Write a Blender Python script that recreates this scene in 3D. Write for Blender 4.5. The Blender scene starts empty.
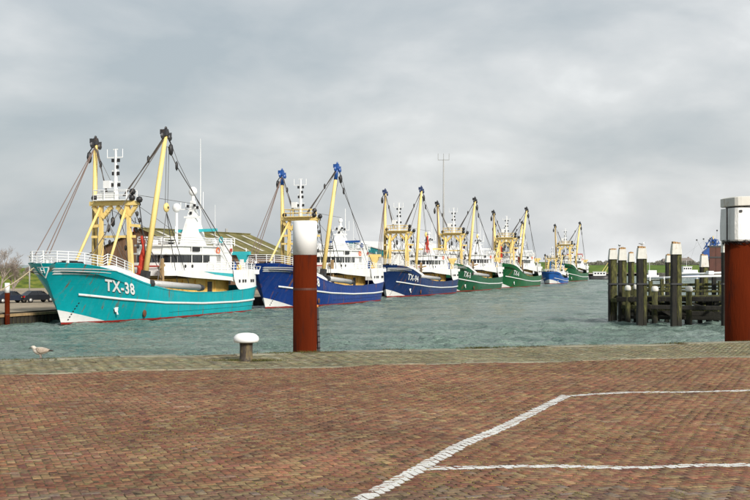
import bpy, bmesh, math, random
import numpy as np
from mathutils import Vector, Matrix
R = math.radians
rnd = random.Random(7)
C = bpy.context.scene.collection
sc = bpy.context.scene

# ------------------------------------------------------------------ camera, sky, sun
EYE = 6.0            # eye height above the water
QZ = 3.6             # near quay surface
cam_d = bpy.data.cameras.new('camera'); cam = bpy.data.objects.new('camera', cam_d); C.objects.link(cam)
cam.location = (0, 0, EYE); cam.rotation_euler = (R(90), 0, 0)
cam_d.sensor_width = 36; cam_d.lens = 36*1100/750; cam_d.shift_y = 14/750
cam_d.clip_start = 0.5; cam_d.clip_end = 9000
sc.camera = cam
sc.view_settings.view_transform = 'Standard'; sc.view_settings.look = 'None'
sc.view_settings.gamma = 1; sc.view_settings.use_curve_mapping = False; sc.view_settings.exposure = 0.45
SUN_EL, SUN_AZ = 32, 148      # azimuth clockwise from +Y (view direction)
w = bpy.data.worlds.new('World'); sc.world = w; w.use_nodes = True
nt = w.node_tree; nt.nodes.clear()
def wn(t, **k):
    n = nt.nodes.new(t)
    for a, b in k.items(): setattr(n, a, b)
    return n
sky = wn('ShaderNodeTexSky'); sky.sky_type = 'NISHITA'; sky.sun_disc = False
sky.sun_elevation = R(SUN_EL); sky.sun_rotation = R(SUN_AZ); sky.air_density = 1.4; sky.dust_density = 3
tc = wn('ShaderNodeTexCoord'); sep = wn('ShaderNodeSeparateXYZ'); nt.links.new(tc.outputs['Generated'], sep.inputs[0])
def wm(op, a, b=None, c=None):
    n = wn('ShaderNodeMath', operation=op)
    for i, v in enumerate((a, b, c)):
        if v is None: continue
        if isinstance(v, (int, float)): n.inputs[i].default_value = v
        else: nt.links.new(v, n.inputs[i])
    return n.outputs[0]
zc = wm('MAXIMUM', sep.outputs['Z'], 0.0)
mp = wn('ShaderNodeMapping'); mp.inputs['Rotation'].default_value = (0, R(-9), 0); mp.inputs['Scale'].default_value = (1.0, 1.0, 2.1); mp.inputs['Location'].default_value = (5.1, 2.9, 1.4)
nt.links.new(tc.outputs['Generated'], mp.inputs[0])
n1 = wn('ShaderNodeTexNoise'); n1.inputs['Scale'].default_value = 6.5; n1.inputs['Detail'].default_value = 9; n1.inputs['Roughness'].default_value = 0.5; n1.inputs['Distortion'].default_value = 0.2
nt.links.new(mp.outputs[0], n1.inputs['Vector'])
n2 = wn('ShaderNodeTexNoise'); n2.inputs['Scale'].default_value = 2.6; n2.inputs['Detail'].default_value = 3
nt.links.new(mp.outputs[0], n2.inputs['Vector'])
nmix = wm('ADD', wm('MULTIPLY', n1.outputs['Fac'], 0.6), wm('MULTIPLY', n2.outputs['Fac'], 0.4))
# brighter towards the horizon, as an overcast sky with a thin lower edge is
low = wm('POWER', wm('SUBTRACT', 1.0, wm('MINIMUM', wm('MULTIPLY', zc, 9.0), 1.0)), 1.3)
# brighter to the east side (+X), a broad and even change
eastw = wm('MULTIPLY', sep.outputs['X'], 0.19)
nmix = wm('MULTIPLY_ADD', nmix, 1.05, -0.06)
tot = wm('ADD', wm('ADD', nmix, wm('MULTIPLY', low, 0.15)), eastw)
ramp = wn('ShaderNodeValToRGB'); nt.links.new(tot, ramp.inputs[0])
e = ramp.color_ramp.elements
e[0].position = 0.36; e[0].color = (0.335, 0.378, 0.410, 1)
e[1].position = 0.74; e[1].color = (0.80, 0.81, 0.81, 1)
q = e.new(0.50); q.color = (0.440, 0.468, 0.488, 1)
q = e.new(0.60); q.color = (0.55, 0.565, 0.575, 1)
bg1 = wn('ShaderNodeBackground'); bg1.inputs['Strength'].default_value = 0.10; nt.links.new(sky.outputs[0], bg1.inputs[0])
bg2 = wn('ShaderNodeBackground'); bg2.inputs['Strength'].default_value = 1.0; nt.links.new(ramp.outputs[0], bg2.inputs[0])
mx = wn('ShaderNodeMixShader'); mx.inputs[0].default_value = 0.9
nt.links.new(bg1.outputs[0], mx.inputs[1]); nt.links.new(bg2.outputs[0], mx.inputs[2])
wo = wn('ShaderNodeOutputWorld'); nt.links.new(mx.outputs[0], wo.inputs[0])
sd = bpy.data.lights.new('sun', 'SUN'); sd.energy = 3.2; sd.angle = R(10); sd.color = (1, 0.955, 0.88)
so = bpy.data.objects.new('sun', sd); C.objects.link(so)
az = R(SUN_AZ); el = R(SUN_EL)
sdir = Vector((math.sin(az)*math.cos(el), math.cos(az)*math.cos(el), math.sin(el)))
so.rotation_euler = sdir.to_track_quat('Z', 'Y').to_euler()

# ------------------------------------------------------------------ helpers
def PX(x, Z): return (x-375)*Z/1100.0          # planning helper: metres across at distance Z
def PZ(y, Z): return EYE-(y-264)*Z/1100.0      # planning helper: height at distance Z

class MB:
    def __init__(s): s.v = []; s.f = []
    def add(s, vs, fs):
        o = len(s.v); s.v += [tuple(p) for p in vs]; s.f += [tuple(i+o for i in f) for f in fs]; return s
    def box(s, a, b):
        x0, x1 = sorted((a[0], b[0])); y0, y1 = sorted((a[1], b[1])); z0, z1 = sorted((a[2], b[2]))
        return s.add([(x0,y0,z0),(x1,y0,z0),(x1,y1,z0),(x0,y1,z0),(x0,y0,z1),(x1,y0,z1),(x1,y1,z1),(x0,y1,z1)],
                     [(0,3,2,1),(4,5,6,7),(0,1,5,4),(1,2,6,5),(2,3,7,6),(3,0,4,7)])
    def obox(s, c, ax, ay, az):      # centre and three half-axis vectors, edges slightly chamfered
        c = Vector(c); ax = Vector(ax); ay = Vector(ay); az = Vector(az)
        P = [c+i*ax+j*ay+k*az for k in (-1,1) for (i,j) in ((-1,-1),(1,-1),(1,1),(-1,1))]
        return s.add(P, [(0,3,2,1),(4,5,6,7),(0,1,5,4),(1,2,6,5),(2,3,7,6),(3,0,4,7)])
    def beam(s, p0, p1, w, h):
        p0 = Vector(p0); p1 = Vector(p1); d = p1-p0; L = d.length; d.normalize()
        up = Vector((0,0,1)) if abs(d.z) < 0.95 else Vector((1,0,0))
        a = d.cross(up).normalized(); b = a.cross(d).normalized()
        return s.obox((p0+p1)/2, d*L/2, a*w/2, b*h/2)
    def tube(s, pts, r, n=6, cap=True):
        pts = [Vector(p) for p in pts]
        rs = r if isinstance(r, (list, tuple)) else [r]*len(pts)
        o = len(s.v); ref = None
        for i, p in enumerate(pts):
            d = (pts[min(i+1, len(pts)-1)]-pts[max(i-1, 0)])
            d = d.normalized() if d.length > 1e-9 else Vector((0,0,1))
            if ref is None: ref = Vector((0,0,1)) if abs(d.z) < 0.9 else Vector((1,0,0))
            a = d.cross(ref).normalized(); b = a.cross(d).normalized()
            ref = b
            for k in range(n):
                t = 2*math.pi*k/n
                s.v.append(tuple(p+(a*math.cos(t)+b*math.sin(t))*rs[i]))
        for i in range(len(pts)-1):
            for k in range(n):
                k2 = (k+1) % n
                s.f.append((o+i*n+k, o+i*n+k2, o+(i+1)*n+k2, o+(i+1)*n+k))
        if cap:
            s.f.append(tuple(o+k for k in range(n))[::-1])
            s.f.append(tuple(o+(len(pts)-1)*n+k for k in range(n)))
        return s
    def lathe(s, c, prof, n=16):     # profile [(r, z)]
        o = len(s.v)
        for r_, z_ in prof:
            for k in range(n):
                t = 2*math.pi*k/n; s.v.append((c[0]+r_*math.cos(t), c[1]+r_*math.sin(t), c[2]+z_))
        for i in range(len(prof)-1):
            for k in range(n):
                k2 = (k+1) % n; s.f.append((o+i*n+k, o+i*n+k2, o+(i+1)*n+k2, o+(i+1)*n+k))
        s.f.append(tuple(o+k for k in range(n))[::-1]); s.f.append(tuple(o+(len(prof)-1)*n+k for k in range(n)))
        return s
    def ball(s, c, r, n=10, sq=(1,1,1)):
        m = n//2; o = len(s.v)
        s.v.append((c[0], c[1], c[2]-r*sq[2]))
        for i in range(1, m):
            a = -math.pi/2+math.pi*i/m
            for k in range(n):
                t = 2*math.pi*k/n
                s.v.append((c[0]+r*sq[0]*math.cos(a)*math.cos(t), c[1]+r*sq[1]*math.cos(a)*math.sin(t), c[2]+r*sq[2]*math.sin(a)))
        s.v.append((c[0], c[1], c[2]+r*sq[2])); top = len(s.v)-1
        for k in range(n): s.f.append((o, o+1+(k+1) % n, o+1+k))
        for i in range(m-2):
            for k in range(n):
                k2 = (k+1) % n; s.f.append((o+1+i*n+k, o+1+i*n+k2, o+1+(i+1)*n+k2, o+1+(i+1)*n+k))
        for k in range(n): s.f.append((o+1+(m-2)*n+k, o+1+(m-2)*n+(k+1) % n, top))
        return s
    def prism(s, poly, z0, z1, top=None):   # vertical prism over a plan polygon (ccw)
        n = len(poly); o = len(s.v); tp = top or poly
        s.v += [(x, y, z0) for x, y in poly]+[(x, y, z1) for x, y in tp]
        for k in range(n): k2 = (k+1) % n; s.f.append((o+k, o+k2, o+n+k2, o+n+k))
        s.f.append(tuple(o+k for k in range(n))[::-1]); s.f.append(tuple(o+n+k for k in range(n)))
        return s
    def build(s, name, mat, parent=None, smooth=False, label=None):
        me = bpy.data.meshes.new(name); me.from_pydata(s.v, [], s.f); me.validate()
        if smooth: me.polygons.foreach_set('use_smooth', [True]*len(me.polygons))
        me.materials.append(mat); me.update()
        o = bpy.data.objects.new(name, me); C.objects.link(o)
        if parent: o.parent = parent
        if label: o['label'] = label
        return o
def thing(name, label, cat, loc=(0,0,0), rz=0, group=None):
    o = bpy.data.objects.new(name, None); C.objects.link(o); o.empty_display_size = 0.3
    o.location = loc; o.rotation_euler = (0,0,rz); o['label'] = label; o['category'] = cat
    if group: o['group'] = group
    return o
def tag(o, label, cat, group=None):
    o['label'] = label; o['category'] = cat
    if group: o['group'] = group
    return o
def struct(o, kind='structure'): o['kind'] = kind; return o
def copy_tree(o, parent=None):
    c = o.copy(); C.objects.link(c); c.parent = parent
    for ch in o.children: copy_tree(ch, c)
    return c

# ------------------------------------------------------------------ materials
MATS = {}
def mat(name, col, rough=0.6, metal=0.0, grime=0.0, gcol=(0.12,0.07,0.04), gscale=1.0, stretch=(1,1,1), bump=0.0, bscale=20, var=0.0, spec=None, thr=0.55, seed=0.0):
    """paint or raw stuff with procedural wear: colour variation, stains of another colour, fine relief."""
    if name in MATS: return MATS[name]
    m = bpy.data.materials.new(name); m.use_nodes = True; t = m.node_tree; b = t.nodes['Principled BSDF']
    b.inputs['Roughness'].default_value = rough; b.inputs['Metallic'].default_value = metal
    if spec is not None: b.inputs['Specular IOR Level'].default_value = spec
    tcn = t.nodes.new('ShaderNodeTexCoord'); mpn = t.nodes.new('ShaderNodeMapping'); t.links.new(tcn.outputs['Object'], mpn.inputs[0])
    mpn.inputs['Scale'].default_value = stretch; mpn.inputs['Location'].default_value = (seed, seed*1.7, seed*.3)
    last = None
    rgb = t.nodes.new('ShaderNodeRGB'); rgb.outputs[0].default_value = (*col, 1); last = rgb.outputs[0]
    if var > 0:
        n = t.nodes.new('ShaderNodeTexNoise'); n.inputs['Scale'].default_value = 1.3*gscale; n.inputs['Detail'].default_value = 6
        t.links.new(mpn.outputs[0], n.inputs['Vector'])
        mr = t.nodes.new('ShaderNodeMapRange'); mr.inputs[1].default_value = .3; mr.inputs[2].default_value = .7; mr.inputs[3].default_value = 1-var; mr.inputs[4].default_value = 1+var*.6
        t.links.new(n.outputs['Fac'], mr.inputs[0])
        mm = t.nodes.new('ShaderNodeMix'); mm.data_type = 'RGBA'; mm.blend_type = 'MULTIPLY'; mm.inputs[0].default_value = 1
        t.links.new(last, mm.inputs[6]); t.links.new(mr.outputs[0], mm.inputs[7]); last = mm.outputs[2]
    if grime > 0:
        n = t.nodes.new('ShaderNodeTexNoise'); n.inputs['Scale'].default_value = 2.2*gscale; n.inputs['Detail'].default_value = 9; n.inputs['Roughness'].default_value = .65
        t.links.new(mpn.outputs[0], n.inputs['Vector'])
        mr = t.nodes.new('ShaderNodeMapRange'); mr.inputs[1].default_value = thr; mr.inputs[2].default_value = thr+.14; mr.inputs[3].default_value = 0; mr.inputs[4].default_value = grime
        t.links.new(n.outputs['Fac'], mr.inputs[0])
        mm = t.nodes.new('ShaderNodeMix'); mm.data_type = 'RGBA'; t.links.new(mr.outputs[0], mm.inputs[0])
        t.links.new(last, mm.inputs[6]); mm.inputs[7].default_value = (*gcol, 1); last = mm.outputs[2]
    t.links.new(last, b.inputs['Base Color'])
    if bump > 0:
        n = t.nodes.new('ShaderNodeTexNoise'); n.inputs['Scale'].default_value = bscale; n.inputs['Detail'].default_value = 5
        t.links.new(mpn.outputs[0], n.inputs['Vector'])
        bp = t.nodes.new('ShaderNodeBump'); bp.inputs['Strength'].default_value = bump; bp.inputs['Distance'].default_value = .05
        t.links.new(n.outputs['Fac'], bp.inputs['Height']); t.links.new(bp.outputs[0], b.inputs['Normal'])
    MATS[name] = m; return m
M = dict(
 white=mat('white_paint', (.79,.79,.77), .45, grime=.5, gcol=(.36,.24,.15), gscale=1.3, stretch=(1,1,.2), thr=.585, var=.08),
 whitefar=mat('white_boat_paint', (.80,.80,.79), .5, var=.05),
 yellow=mat('yellow_paint', (.85,.635,.235), .5, grime=.5, gcol=(.32,.16,.06), gscale=1.5, stretch=(1,1,.4), thr=.60, var=.10),
 ochre=mat('ochre_paint', (.80,.52,.14), .6, grime=.5, gcol=(.22,.11,.04), gscale=.8, var=.15),
 black=mat('black_steel', (.018,.017,.018), .5, var=.2),
 heel=mat('dark_fitting', (.03,.03,.032), .5, grime=.4, gcol=(.12,.06,.03)),
 wire=mat('wire_rope', (.085,.07,.06), .7),
 wirelt=mat('thin_wire', (.17,.165,.16), .7),
 rope=mat('mooring_rope', (.42,.34,.22), .9),
 glass=mat('window_glass', (.012,.014,.018), .08, var=.2),
 deck=mat('deck_paint', (.13,.10,.07), .8, var=.3, gscale=.6),
 rednet=mat('orange_red_net', (.52,.045,.022), .85, bump=.9, bscale=9, var=.35, gscale=3),
 bluenet=mat('blue_net', (.03,.17,.42), .85, bump=.9, bscale=9, var=.35, gscale=3),
 grey=mat('grey_steel', (.36,.36,.35), .5, grime=.4, gcol=(.2,.13,.09)),
 silver=mat('galvanised_tube', (.52,.51,.50), .45, metal=.3, grime=.4, gcol=(.2,.15,.11), gscale=.7),
 teal=mat('teal_trim_paint', (.035,.42,.46), .4, var=.1),
 blue=mat('blue_trim_paint', (.012,.07,.27), .4, var=.1),
 wood=mat('weathered_wood', (.36,.24,.12), .85, var=.25, gscale=3, stretch=(1,1,.3)),
 redp=mat('red_paint', (.42,.04,.025), .5, var=.15),
 rubber=mat('rubber', (.015,.015,.015), .8),
)
def hull_mat(name, col, boot=(.27,.025,.02), patch=True, cut=(5.4,1.0), seed=0.0):
    """hull paint in object space: antifouling at the waterline, white forefoot, rust weeps running down."""
    m = bpy.data.materials.new(name); m.use_nodes = True; t = m.node_tree; b = t.nodes['Principled BSDF']
    b.inputs['Roughness'].default_value = .38; b.inputs['Specular IOR Level'].default_value = .25
    L = t.links; N = t.nodes.new
    tcn = N('ShaderNodeTexCoord'); sp = N('ShaderNodeSeparateXYZ'); L.new(tcn.outputs['Object'], sp.inputs[0])
    def mth(op, a, bb=None, c=None):
        n = N('ShaderNodeMath'); n.operation = op
        for i, v in enumerate((a, bb, c)):
            if v is None: continue
            if isinstance(v, (int, float)): n.inputs[i].default_value = v
            else: L.new(v, n.inputs[i])
        return n.outputs[0]
    def mixc(f, a, c):
        n = N('ShaderNodeMix'); n.data_type = 'RGBA'
        if isinstance(f, (int, float)): n.inputs[0].default_value = f
        else: L.new(f, n.inputs[0])
        for i, v in ((6, a), (7, c)):
            if isinstance(v, tuple): n.inputs[i].default_value = (*v, 1)
            else: L.new(v, n.inputs[i])
        return n.outputs[2]
    def noise(scale, loc=(0,0,0), st=(1,1,1), det=6, ro=.6):
        mpn = N('ShaderNodeMapping'); L.new(tcn.outputs['Object'], mpn.inputs[0]); mpn.inputs['Scale'].default_value = st; mpn.inputs['Location'].default_value = (loc[0]+seed, loc[1], loc[2])
        n = N('ShaderNodeTexNoise'); n.inputs['Scale'].default_value = scale; n.inputs['Detail'].default_value = det; n.inputs['Roughness'].default_value = ro
        L.new(mpn.outputs[0], n.inputs['Vector']); return n.outputs['Fac']
    big = noise(.35, st=(1,1,.7)); fine = noise(1.6, st=(1,.3,.18))
    c0 = mixc(mth('MULTIPLY', mth('SUBTRACT', big, .3), 1.2), tuple(x*.80 for x in col), tuple(min(1, x*1.16+.012) for x in col))
    # scuffed faded vertical bands
    c0 = mixc(mth('MULTIPLY', mth('GREATER_THAN', fine, .56), .22), c0, tuple(min(1, x*.75+.045) for x in col))
    # rust weeps: narrow vertical streaks
    st = noise(2.4, loc=(3,0,0), st=(1,.2,.07), det=3)
    pat = noise(.5, loc=(9,2,1), det=3)
    rust = mth('MULTIPLY', mth('MULTIPLY', mth('MINIMUM', mth('MAXIMUM', mth('MULTIPLY', mth('SUBTRACT', st, .575), 12), 0), 1), mth('MINIMUM', mth('MAXIMUM', mth('MULTIPLY', mth('SUBTRACT', pat, .43), 9), 0), 1)), .75)
    c0 = mixc(rust, c0, (.17,.075,.03))
    z = sp.outputs['Z']; x = sp.outputs['X']
    if patch:   # white forefoot: below a line falling from the stem to the boot top
        lim = mth('SUBTRACT', cut[1]+.35, mth('MULTIPLY', x, (cut[1]+.35)/cut[0]))
        f = mth('LESS_THAN', z, lim)
        c0 = mixc(f, c0, (.74,.73,.71))
    wob = mth('MULTIPLY', mth('SUBTRACT', noise(.8), .5), .10)
    f = mth('LESS_THAN', mth('ADD', z, wob), .26)
    c0 = mixc(f, c0, boot)
    weed = mth('LESS_THAN', mth('ADD', z, mth('MULTIPLY', mth('SUBTRACT', noise(3.0), .5), .3)), .06)
    c0 = mixc(weed, c0, (.02,.03,.015))
    L.new(c0, b.inputs['Base Color'])
    rr = mth('ADD', .32, mth('MULTIPLY', rust, .4)); L.new(rr, b.inputs['Roughness'])
    bp = N('ShaderNodeBump'); bp.inputs['Strength'].default_value = .35; bp.inputs['Distance'].default_value = .06
    wv = mth('MULTIPLY', mth('ABSOLUTE', mth('SINE', mth('MULTIPLY', x, 4.6))), .55)      # frames showing through the plating
    seam = mth('MULTIPLY', mth('LESS_THAN', mth('ABSOLUTE', mth('SUBTRACT', mth('FRACT', mth('MULTIPLY', z, .62)), .5)), .018), .5)
    L.new(mth('ADD', mth('ADD', mth('MULTIPLY', noise(.9, st=(1,1,1), det=3), 2.0), wv), seam), bp.inputs['Height']); L.new(bp.outputs[0], b.inputs['Normal'])
    return m

# ------------------------------------------------------------------ water
def wave_h(X, Y):
    r = np.random.RandomState(3); H = np.zeros_like(X); D = np.hypot(X, Y)
    for i in range(46):
        lam = 0.55*(1.12**i) if i < 26 else r.uniform(.6, 7)
        lam = min(lam, 9)
        ang = R(-62)+r.normal()*.62
        k = 2*math.pi/lam; ph = r.uniform(0, 6.28)
        amp = 0.025*lam**0.38
        fade = np.clip((lam*170/np.maximum(D, 1)-1.0)*.9, 0, 1)      # waves finer than the mesh die out with distance
        p = k*(X*math.cos(ang)+Y*math.sin(ang))+ph+.7*np.sin(.13*X+ph)*np.sin(.11*Y-ph)
        H += amp*fade*(1-2*np.abs(np.sin(p/2))**1.0+.27)*.9
    gust = .75+.35*np.sin(X*.043+1)*np.sin(Y*.031)+.18*np.sin(X*.11-Y*.07)
    return H*gust
ys = 24*np.exp(np.linspace(0, math.log(700/24), 860)); us = np.linspace(-.55, .55, 500)
U, Y = np.meshgrid(us, ys); X = U*(Y+6); Zw = wave_h(X, Y)*np.clip((700-Y)/80, 0, 1)
V = np.stack([X, Y, Zw], -1).reshape(-1, 3)
ny, nx = X.shape; idx = np.arange(ny*nx).reshape(ny, nx)
F = np.stack([idx[:-1,:-1], idx[:-1,1:], idx[1:,1:], idx[1:,:-1]], -1).reshape(-1, 4)
# outer ring to the horizon
edge = [tuple(V[idx[0, k]]) for k in range(nx)]
V = V.tolist(); F = F.tolist()
far = [(-6000,24),(-6000,700),(-6000,6000),(6000,6000),(6000,700),(6000,24),(6000,-300),(-6000,-300)]
o = len(V); V += [(a, b, 0) for a, b in far]
LL, LR, UL, UR = idx[0,0], idx[0,-1], idx[-1,0], idx[-1,-1]
F += [[int(v) for v in (o+0, *idx[:,0][::1], o+1)][::-1] if False else [o+0] + [int(v) for v in idx[:,0]] + [o+1]]
F += [[o+1] + [int(v) for v in idx[-1,:]] + [o+4, o+3, o+2]]
F += [[o+4] + [int(v) for v in idx[::-1,-1]] + [o+5]]
F += [[o+5] + [int(v) for v in idx[0,::-1]] + [o+0, o+7, o+6]]
me = bpy.data.meshes.new('harbour_water'); me.from_pydata(V, [], F); me.validate()
me.polygons.foreach_set('use_smooth', [True]*len(me.polygons))
wm_ = bpy.data.materials.new('harbour_water'); wm_.use_nodes = True; t = wm_.node_tree; b = t.nodes['Principled BSDF']
b.inputs['Roughness'].default_value = .13; b.inputs['IOR'].default_value = 1.33
geo = t.nodes.new('ShaderNodeNewGeometry')
def wnoise(scale, st, det=4, ro=.6, rot=0):
    mpn = t.nodes.new('ShaderNodeMapping'); mpn.inputs['Scale'].default_value = st; mpn.inputs['Rotation'].default_value = (0,0,rot); t.links.new(geo.outputs['Position'], mpn.inputs[0])
    n = t.nodes.new('ShaderNodeTexNoise'); n.inputs['Scale'].default_value = scale; n.inputs['Detail'].default_value = det; n.inputs['Roughness'].default_value = ro
    t.links.new(mpn.outputs[0], n.inputs['Vector']); return n.outputs['Fac']
cr = t.nodes.new('ShaderNodeValToRGB'); cr.color_ramp.elements[0].position = .35; cr.color_ramp.elements[0].color = (.104,.166,.138,1)
cr.color_ramp.elements[1].position = .68; cr.color_ramp.elements[1].color = (.215,.288,.245,1)
t.links.new(wnoise(.09, (1,2.2,1), 5, .6, .5), cr.inputs[0]); t.links.new(cr.outputs[0], b.inputs['Base Color'])
b1 = t.nodes.new('ShaderNodeBump'); b1.inputs['Strength'].default_value = 1; b1.inputs['Distance'].default_value = .42
t.links.new(wnoise(1.9, (1,1.9,1), 5, .62, .5), b1.inputs['Height'])
b2 = t.nodes.new('ShaderNodeBump'); b2.inputs['Strength'].default_value = 1; b2.inputs['Distance'].default_value = 1.0
t.links.new(wnoise(.55, (1,2.1,1), 3, .6, .5), b2.inputs['Height']); t.links.new(b2.outputs[0], b1.inputs['Normal'])
t.links.new(b1.outputs[0], b.inputs['Normal'])
me.materials.append(wm_)
struct(bpy.data.objects.new('water', me)); C.objects.link(bpy.data.objects['water'])

# ------------------------------------------------------------------ boat row frame
A = Vector((.351,.936,0)); B = Vector((.936,-.351,0)); BOW0 = Vector((-30.8,108,0))
def row(s, d=0, z=0):     # s metres aft of the first stem, d metres starboard (towards the far quay)
    p = BOW0+A*s-B*d; return (p.x, p.y, z)
ROT = math.atan2(.936, .351)

# ------------------------------------------------------------------ far land
def ground_mat(name, c1, c2, scale, c3=None, rough=.95, det=8, bump=.5, bs=3):
    m = bpy.data.materials.new(name); m.use_nodes = True; t = m.node_tree; b = t.nodes['Principled BSDF']; b.inputs['Roughness'].default_value = rough
    b.inputs['Specular IOR Level'].default_value = .2
    g = t.nodes.new('ShaderNodeNewGeometry')
    n = t.nodes.new('ShaderNodeTexNoise'); n.inputs['Scale'].default_value = scale; n.inputs['Detail'].default_value = det; n.inputs['Roughness'].default_value = .65
    t.links.new(g.outputs['Position'], n.inputs['Vector'])
    r = t.nodes.new('ShaderNodeValToRGB'); t.links.new(n.outputs['Fac'], r.inputs[0])
    r.color_ramp.elements[0].position = .33; r.color_ramp.elements[0].color = (*c1, 1); r.color_ramp.elements[1].position = .66; r.color_ramp.elements[1].color = (*c2, 1)
    if c3: q = r.color_ramp.elements.new(.5); q.color = (*c3, 1)
    t.links.new(r.outputs[0], b.inputs['Base Color'])
    n2 = t.nodes.new('ShaderNodeTexNoise'); n2.inputs['Scale'].default_value = bs; n2.inputs['Detail'].default_value = 5; t.links.new(g.outputs['Position'], n2.inputs['Vector'])
    bp = t.nodes.new('ShaderNodeBump'); bp.inputs['Strength'].default_value = bump; bp.inputs['Distance'].default_value = .2
    t.links.new(n2.outputs['Fac'], bp.inputs['Height']); t.links.new(bp.outputs[0], b.inputs['Normal'])
    return m
M['sand'] = ground_mat('sandy_quay_ground', (.26,.21,.15), (.40,.34,.25), .6)
M['grass'] = ground_mat('dike_grass', (.045,.070,.014), (.190,.190,.035), .55, (.110,.145,.020), bump=1, bs=2.5)
M['grassfar'] = ground_mat('far_dike_grass', (.065,.115,.022), (.160,.205,.045), .07, (.105,.160,.030))
M['stone'] = ground_mat('bank_stones', (.05,.05,.042), (.16,.15,.13), .9)
M['quaywood'] = mat('dark_quay_timber', (.035,.028,.02), .9, grime=.6, gcol=(.07,.07,.025), gscale=.6, stretch=(1,1,.3), var=.4, bump=.6, bscale=6)
QH = 1.25
OFF = 4.75
def poly_sheet(name, pts, z, m):
    mb = MB(); mb.v = [(p[0], p[1], z) for p in pts]; mb.f = [tuple(range(len(pts)))]
    return mb.build(name, m)
q0 = row(-60, OFF); q1 = row(205, OFF); q2 = row(205, 24); q3 = row(420, 24)
land = [(-900, q0[1]-10), q0, q1, q2, q3, (200, 620), (-900, 620)]
struct(poly_sheet('far_quay_ground', land, QH, M['sand']))
mb = MB()
for a, bb in ((q0, q1), (q1, q2), (q2, q3)):
    mb.add([(a[0],a[1],-1.5),(bb[0],bb[1],-1.5),(bb[0],bb[1],QH-.004),(a[0],a[1],QH-.004)], [(0,1,2,3)])
qw = mb.build('quay_wall', M['quaywood']); tag(qw, 'dark weathered timber quay wall beside the trawler row', 'quay wall')
ti = MB(); D0 = OFF-.22
for k in range(-26, 100):       # sheet of upright timbers, drawn where one can see them
    s = -30+k*.62
    if s > 16: break
    a = row(s, D0+rnd.uniform(-.04,.04))
    m_ = MB(); h = .78+rnd.uniform(-.05,.05); rr_ = .2
    m_.obox((0,0,(h-1.5)/2), A*.24, B*.14, (0,0,(h+1.5)/2))
    o = m_.build('timber', M['quaywood'], qw); o.location = (a[0], a[1], 0)
for s0_ in range(-30, 16, 6):
    m_ = MB(); a = Vector(row(s0_, D0-.05)); bb = Vector(row(s0_+5.94, D0-.05))
    a.z = bb.z = .98; m_.beam(a, bb, .38, .26); m_.build('fender_beam', M['wood'], qw)
# steel bar rail and small mooring posts on the far quay
def far_bollard(s, d, label):
    t_ = thing('small_bollard', label, 'bollard', row(s, d, QH))
    MB().lathe((0,0,0), [(.17,0),(.15,.35)], 10).build('post', M['heel'], t_, True)
    MB().lathe((0,0,.351), [(.2,0),(.24,.08),(.2,.17),(.08,.2)], 10).build('cap', mat('cream_paint', (.7,.6,.38), .6), t_, True)
far_bollard(-2.2, 6.2, 'small cream topped bollard on the far quay under the turquoise bow')

# left grass dike
def dike(name, a, bb, prof, m, n=60, wob=.35, seed=1):
    """prof: list of (offset to the far side, height)"""
    a = Vector(a); bb = Vector(bb); d = (bb-a); L = d.length; d.normalize(); nrm = Vector((-d.y, d.x, 0))
    if nrm.y < 0: nrm = -nrm
    r = random.Random(seed); ph = [r.uniform(0,6) for _ in range(6)]
    mb = MB()
    for i in range(n+1):
        u = i/n*L; p = a+d*u
        for j, (o_, h_) in enumerate(prof):
            k = 0 if j in (0, len(prof)-1) else 1
            hh = h_+k*wob*(math.sin(u*.021+ph[0])*.5+math.sin(u*.067+ph[1])*.3+math.sin(u*.19+ph[2]+j)*.16+r.uniform(-.08,.08))
            q = p+nrm*(o_+k*math.sin(u*.05+ph[3]+j)*.6); mb.v.append((q.x, q.y, hh))
    P = len(prof)
    for i in range(n):
        for j in range(P-1): mb.f.append((i*P+j, (i+1)*P+j, (i+1)*P+j+1, i*P+j+1))
    return struct(mb.build(name, m, smooth=True))
dike('grass_dike_terrain', (-230,120,0), (-38,232,0), [(0,QH-.3),(3,QH+.5),(8,2.9),(13,4.8),(16,5.25),(19,5.25),(34,QH-.3)], M['grass'], 90, .25, 2)
dike('far_dike_terrain', (20,620,0), (900,470,0), [(-7,1.0),(0,2.3),(12,4.7),(23,6.6),(27,6.95),(31,6.95),(60,.3)], M['grassfar'], 160, .35, 3)
dike('stone_bank', (20,612.7,0), (900,462.7,0), [(-9,-.6),(-4,.6),(0.5,1.35),(2,.4)], M['stone'], 160, .25, 4)

# grass tufts on the left dike face
tf = MB(); r = random.Random(5)
for i in range(5200):
    u = r.uniform(.45,.80); a = Vector((-230,120,0)).lerp(Vector((-38,232,0)), u); nrm = Vector((-.504,.864,0))
    o_ = r.uniform(.5, 15); h0 = QH+.5+(o_-3)*.36 if o_ > 3 else QH+o_*.15
    h0 = min(h0, 5.1); c = a+nrm*o_; s = r.uniform(.12,.34)
    an = r.uniform(0, 6.28); dx, dy = math.cos(an)*s, math.sin(an)*s
    tf.add([(c.x-dx,c.y-dy,h0-.08),(c.x+dx,c.y+dy,h0-.08),(c.x+dx*.3+r.uniform(-.1,.1),c.y+dy*.3,h0+s*1.25)], [(0,1,2)])
struct(tf.build('dike_grass_tufts', M['grass']), 'stuff')

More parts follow.
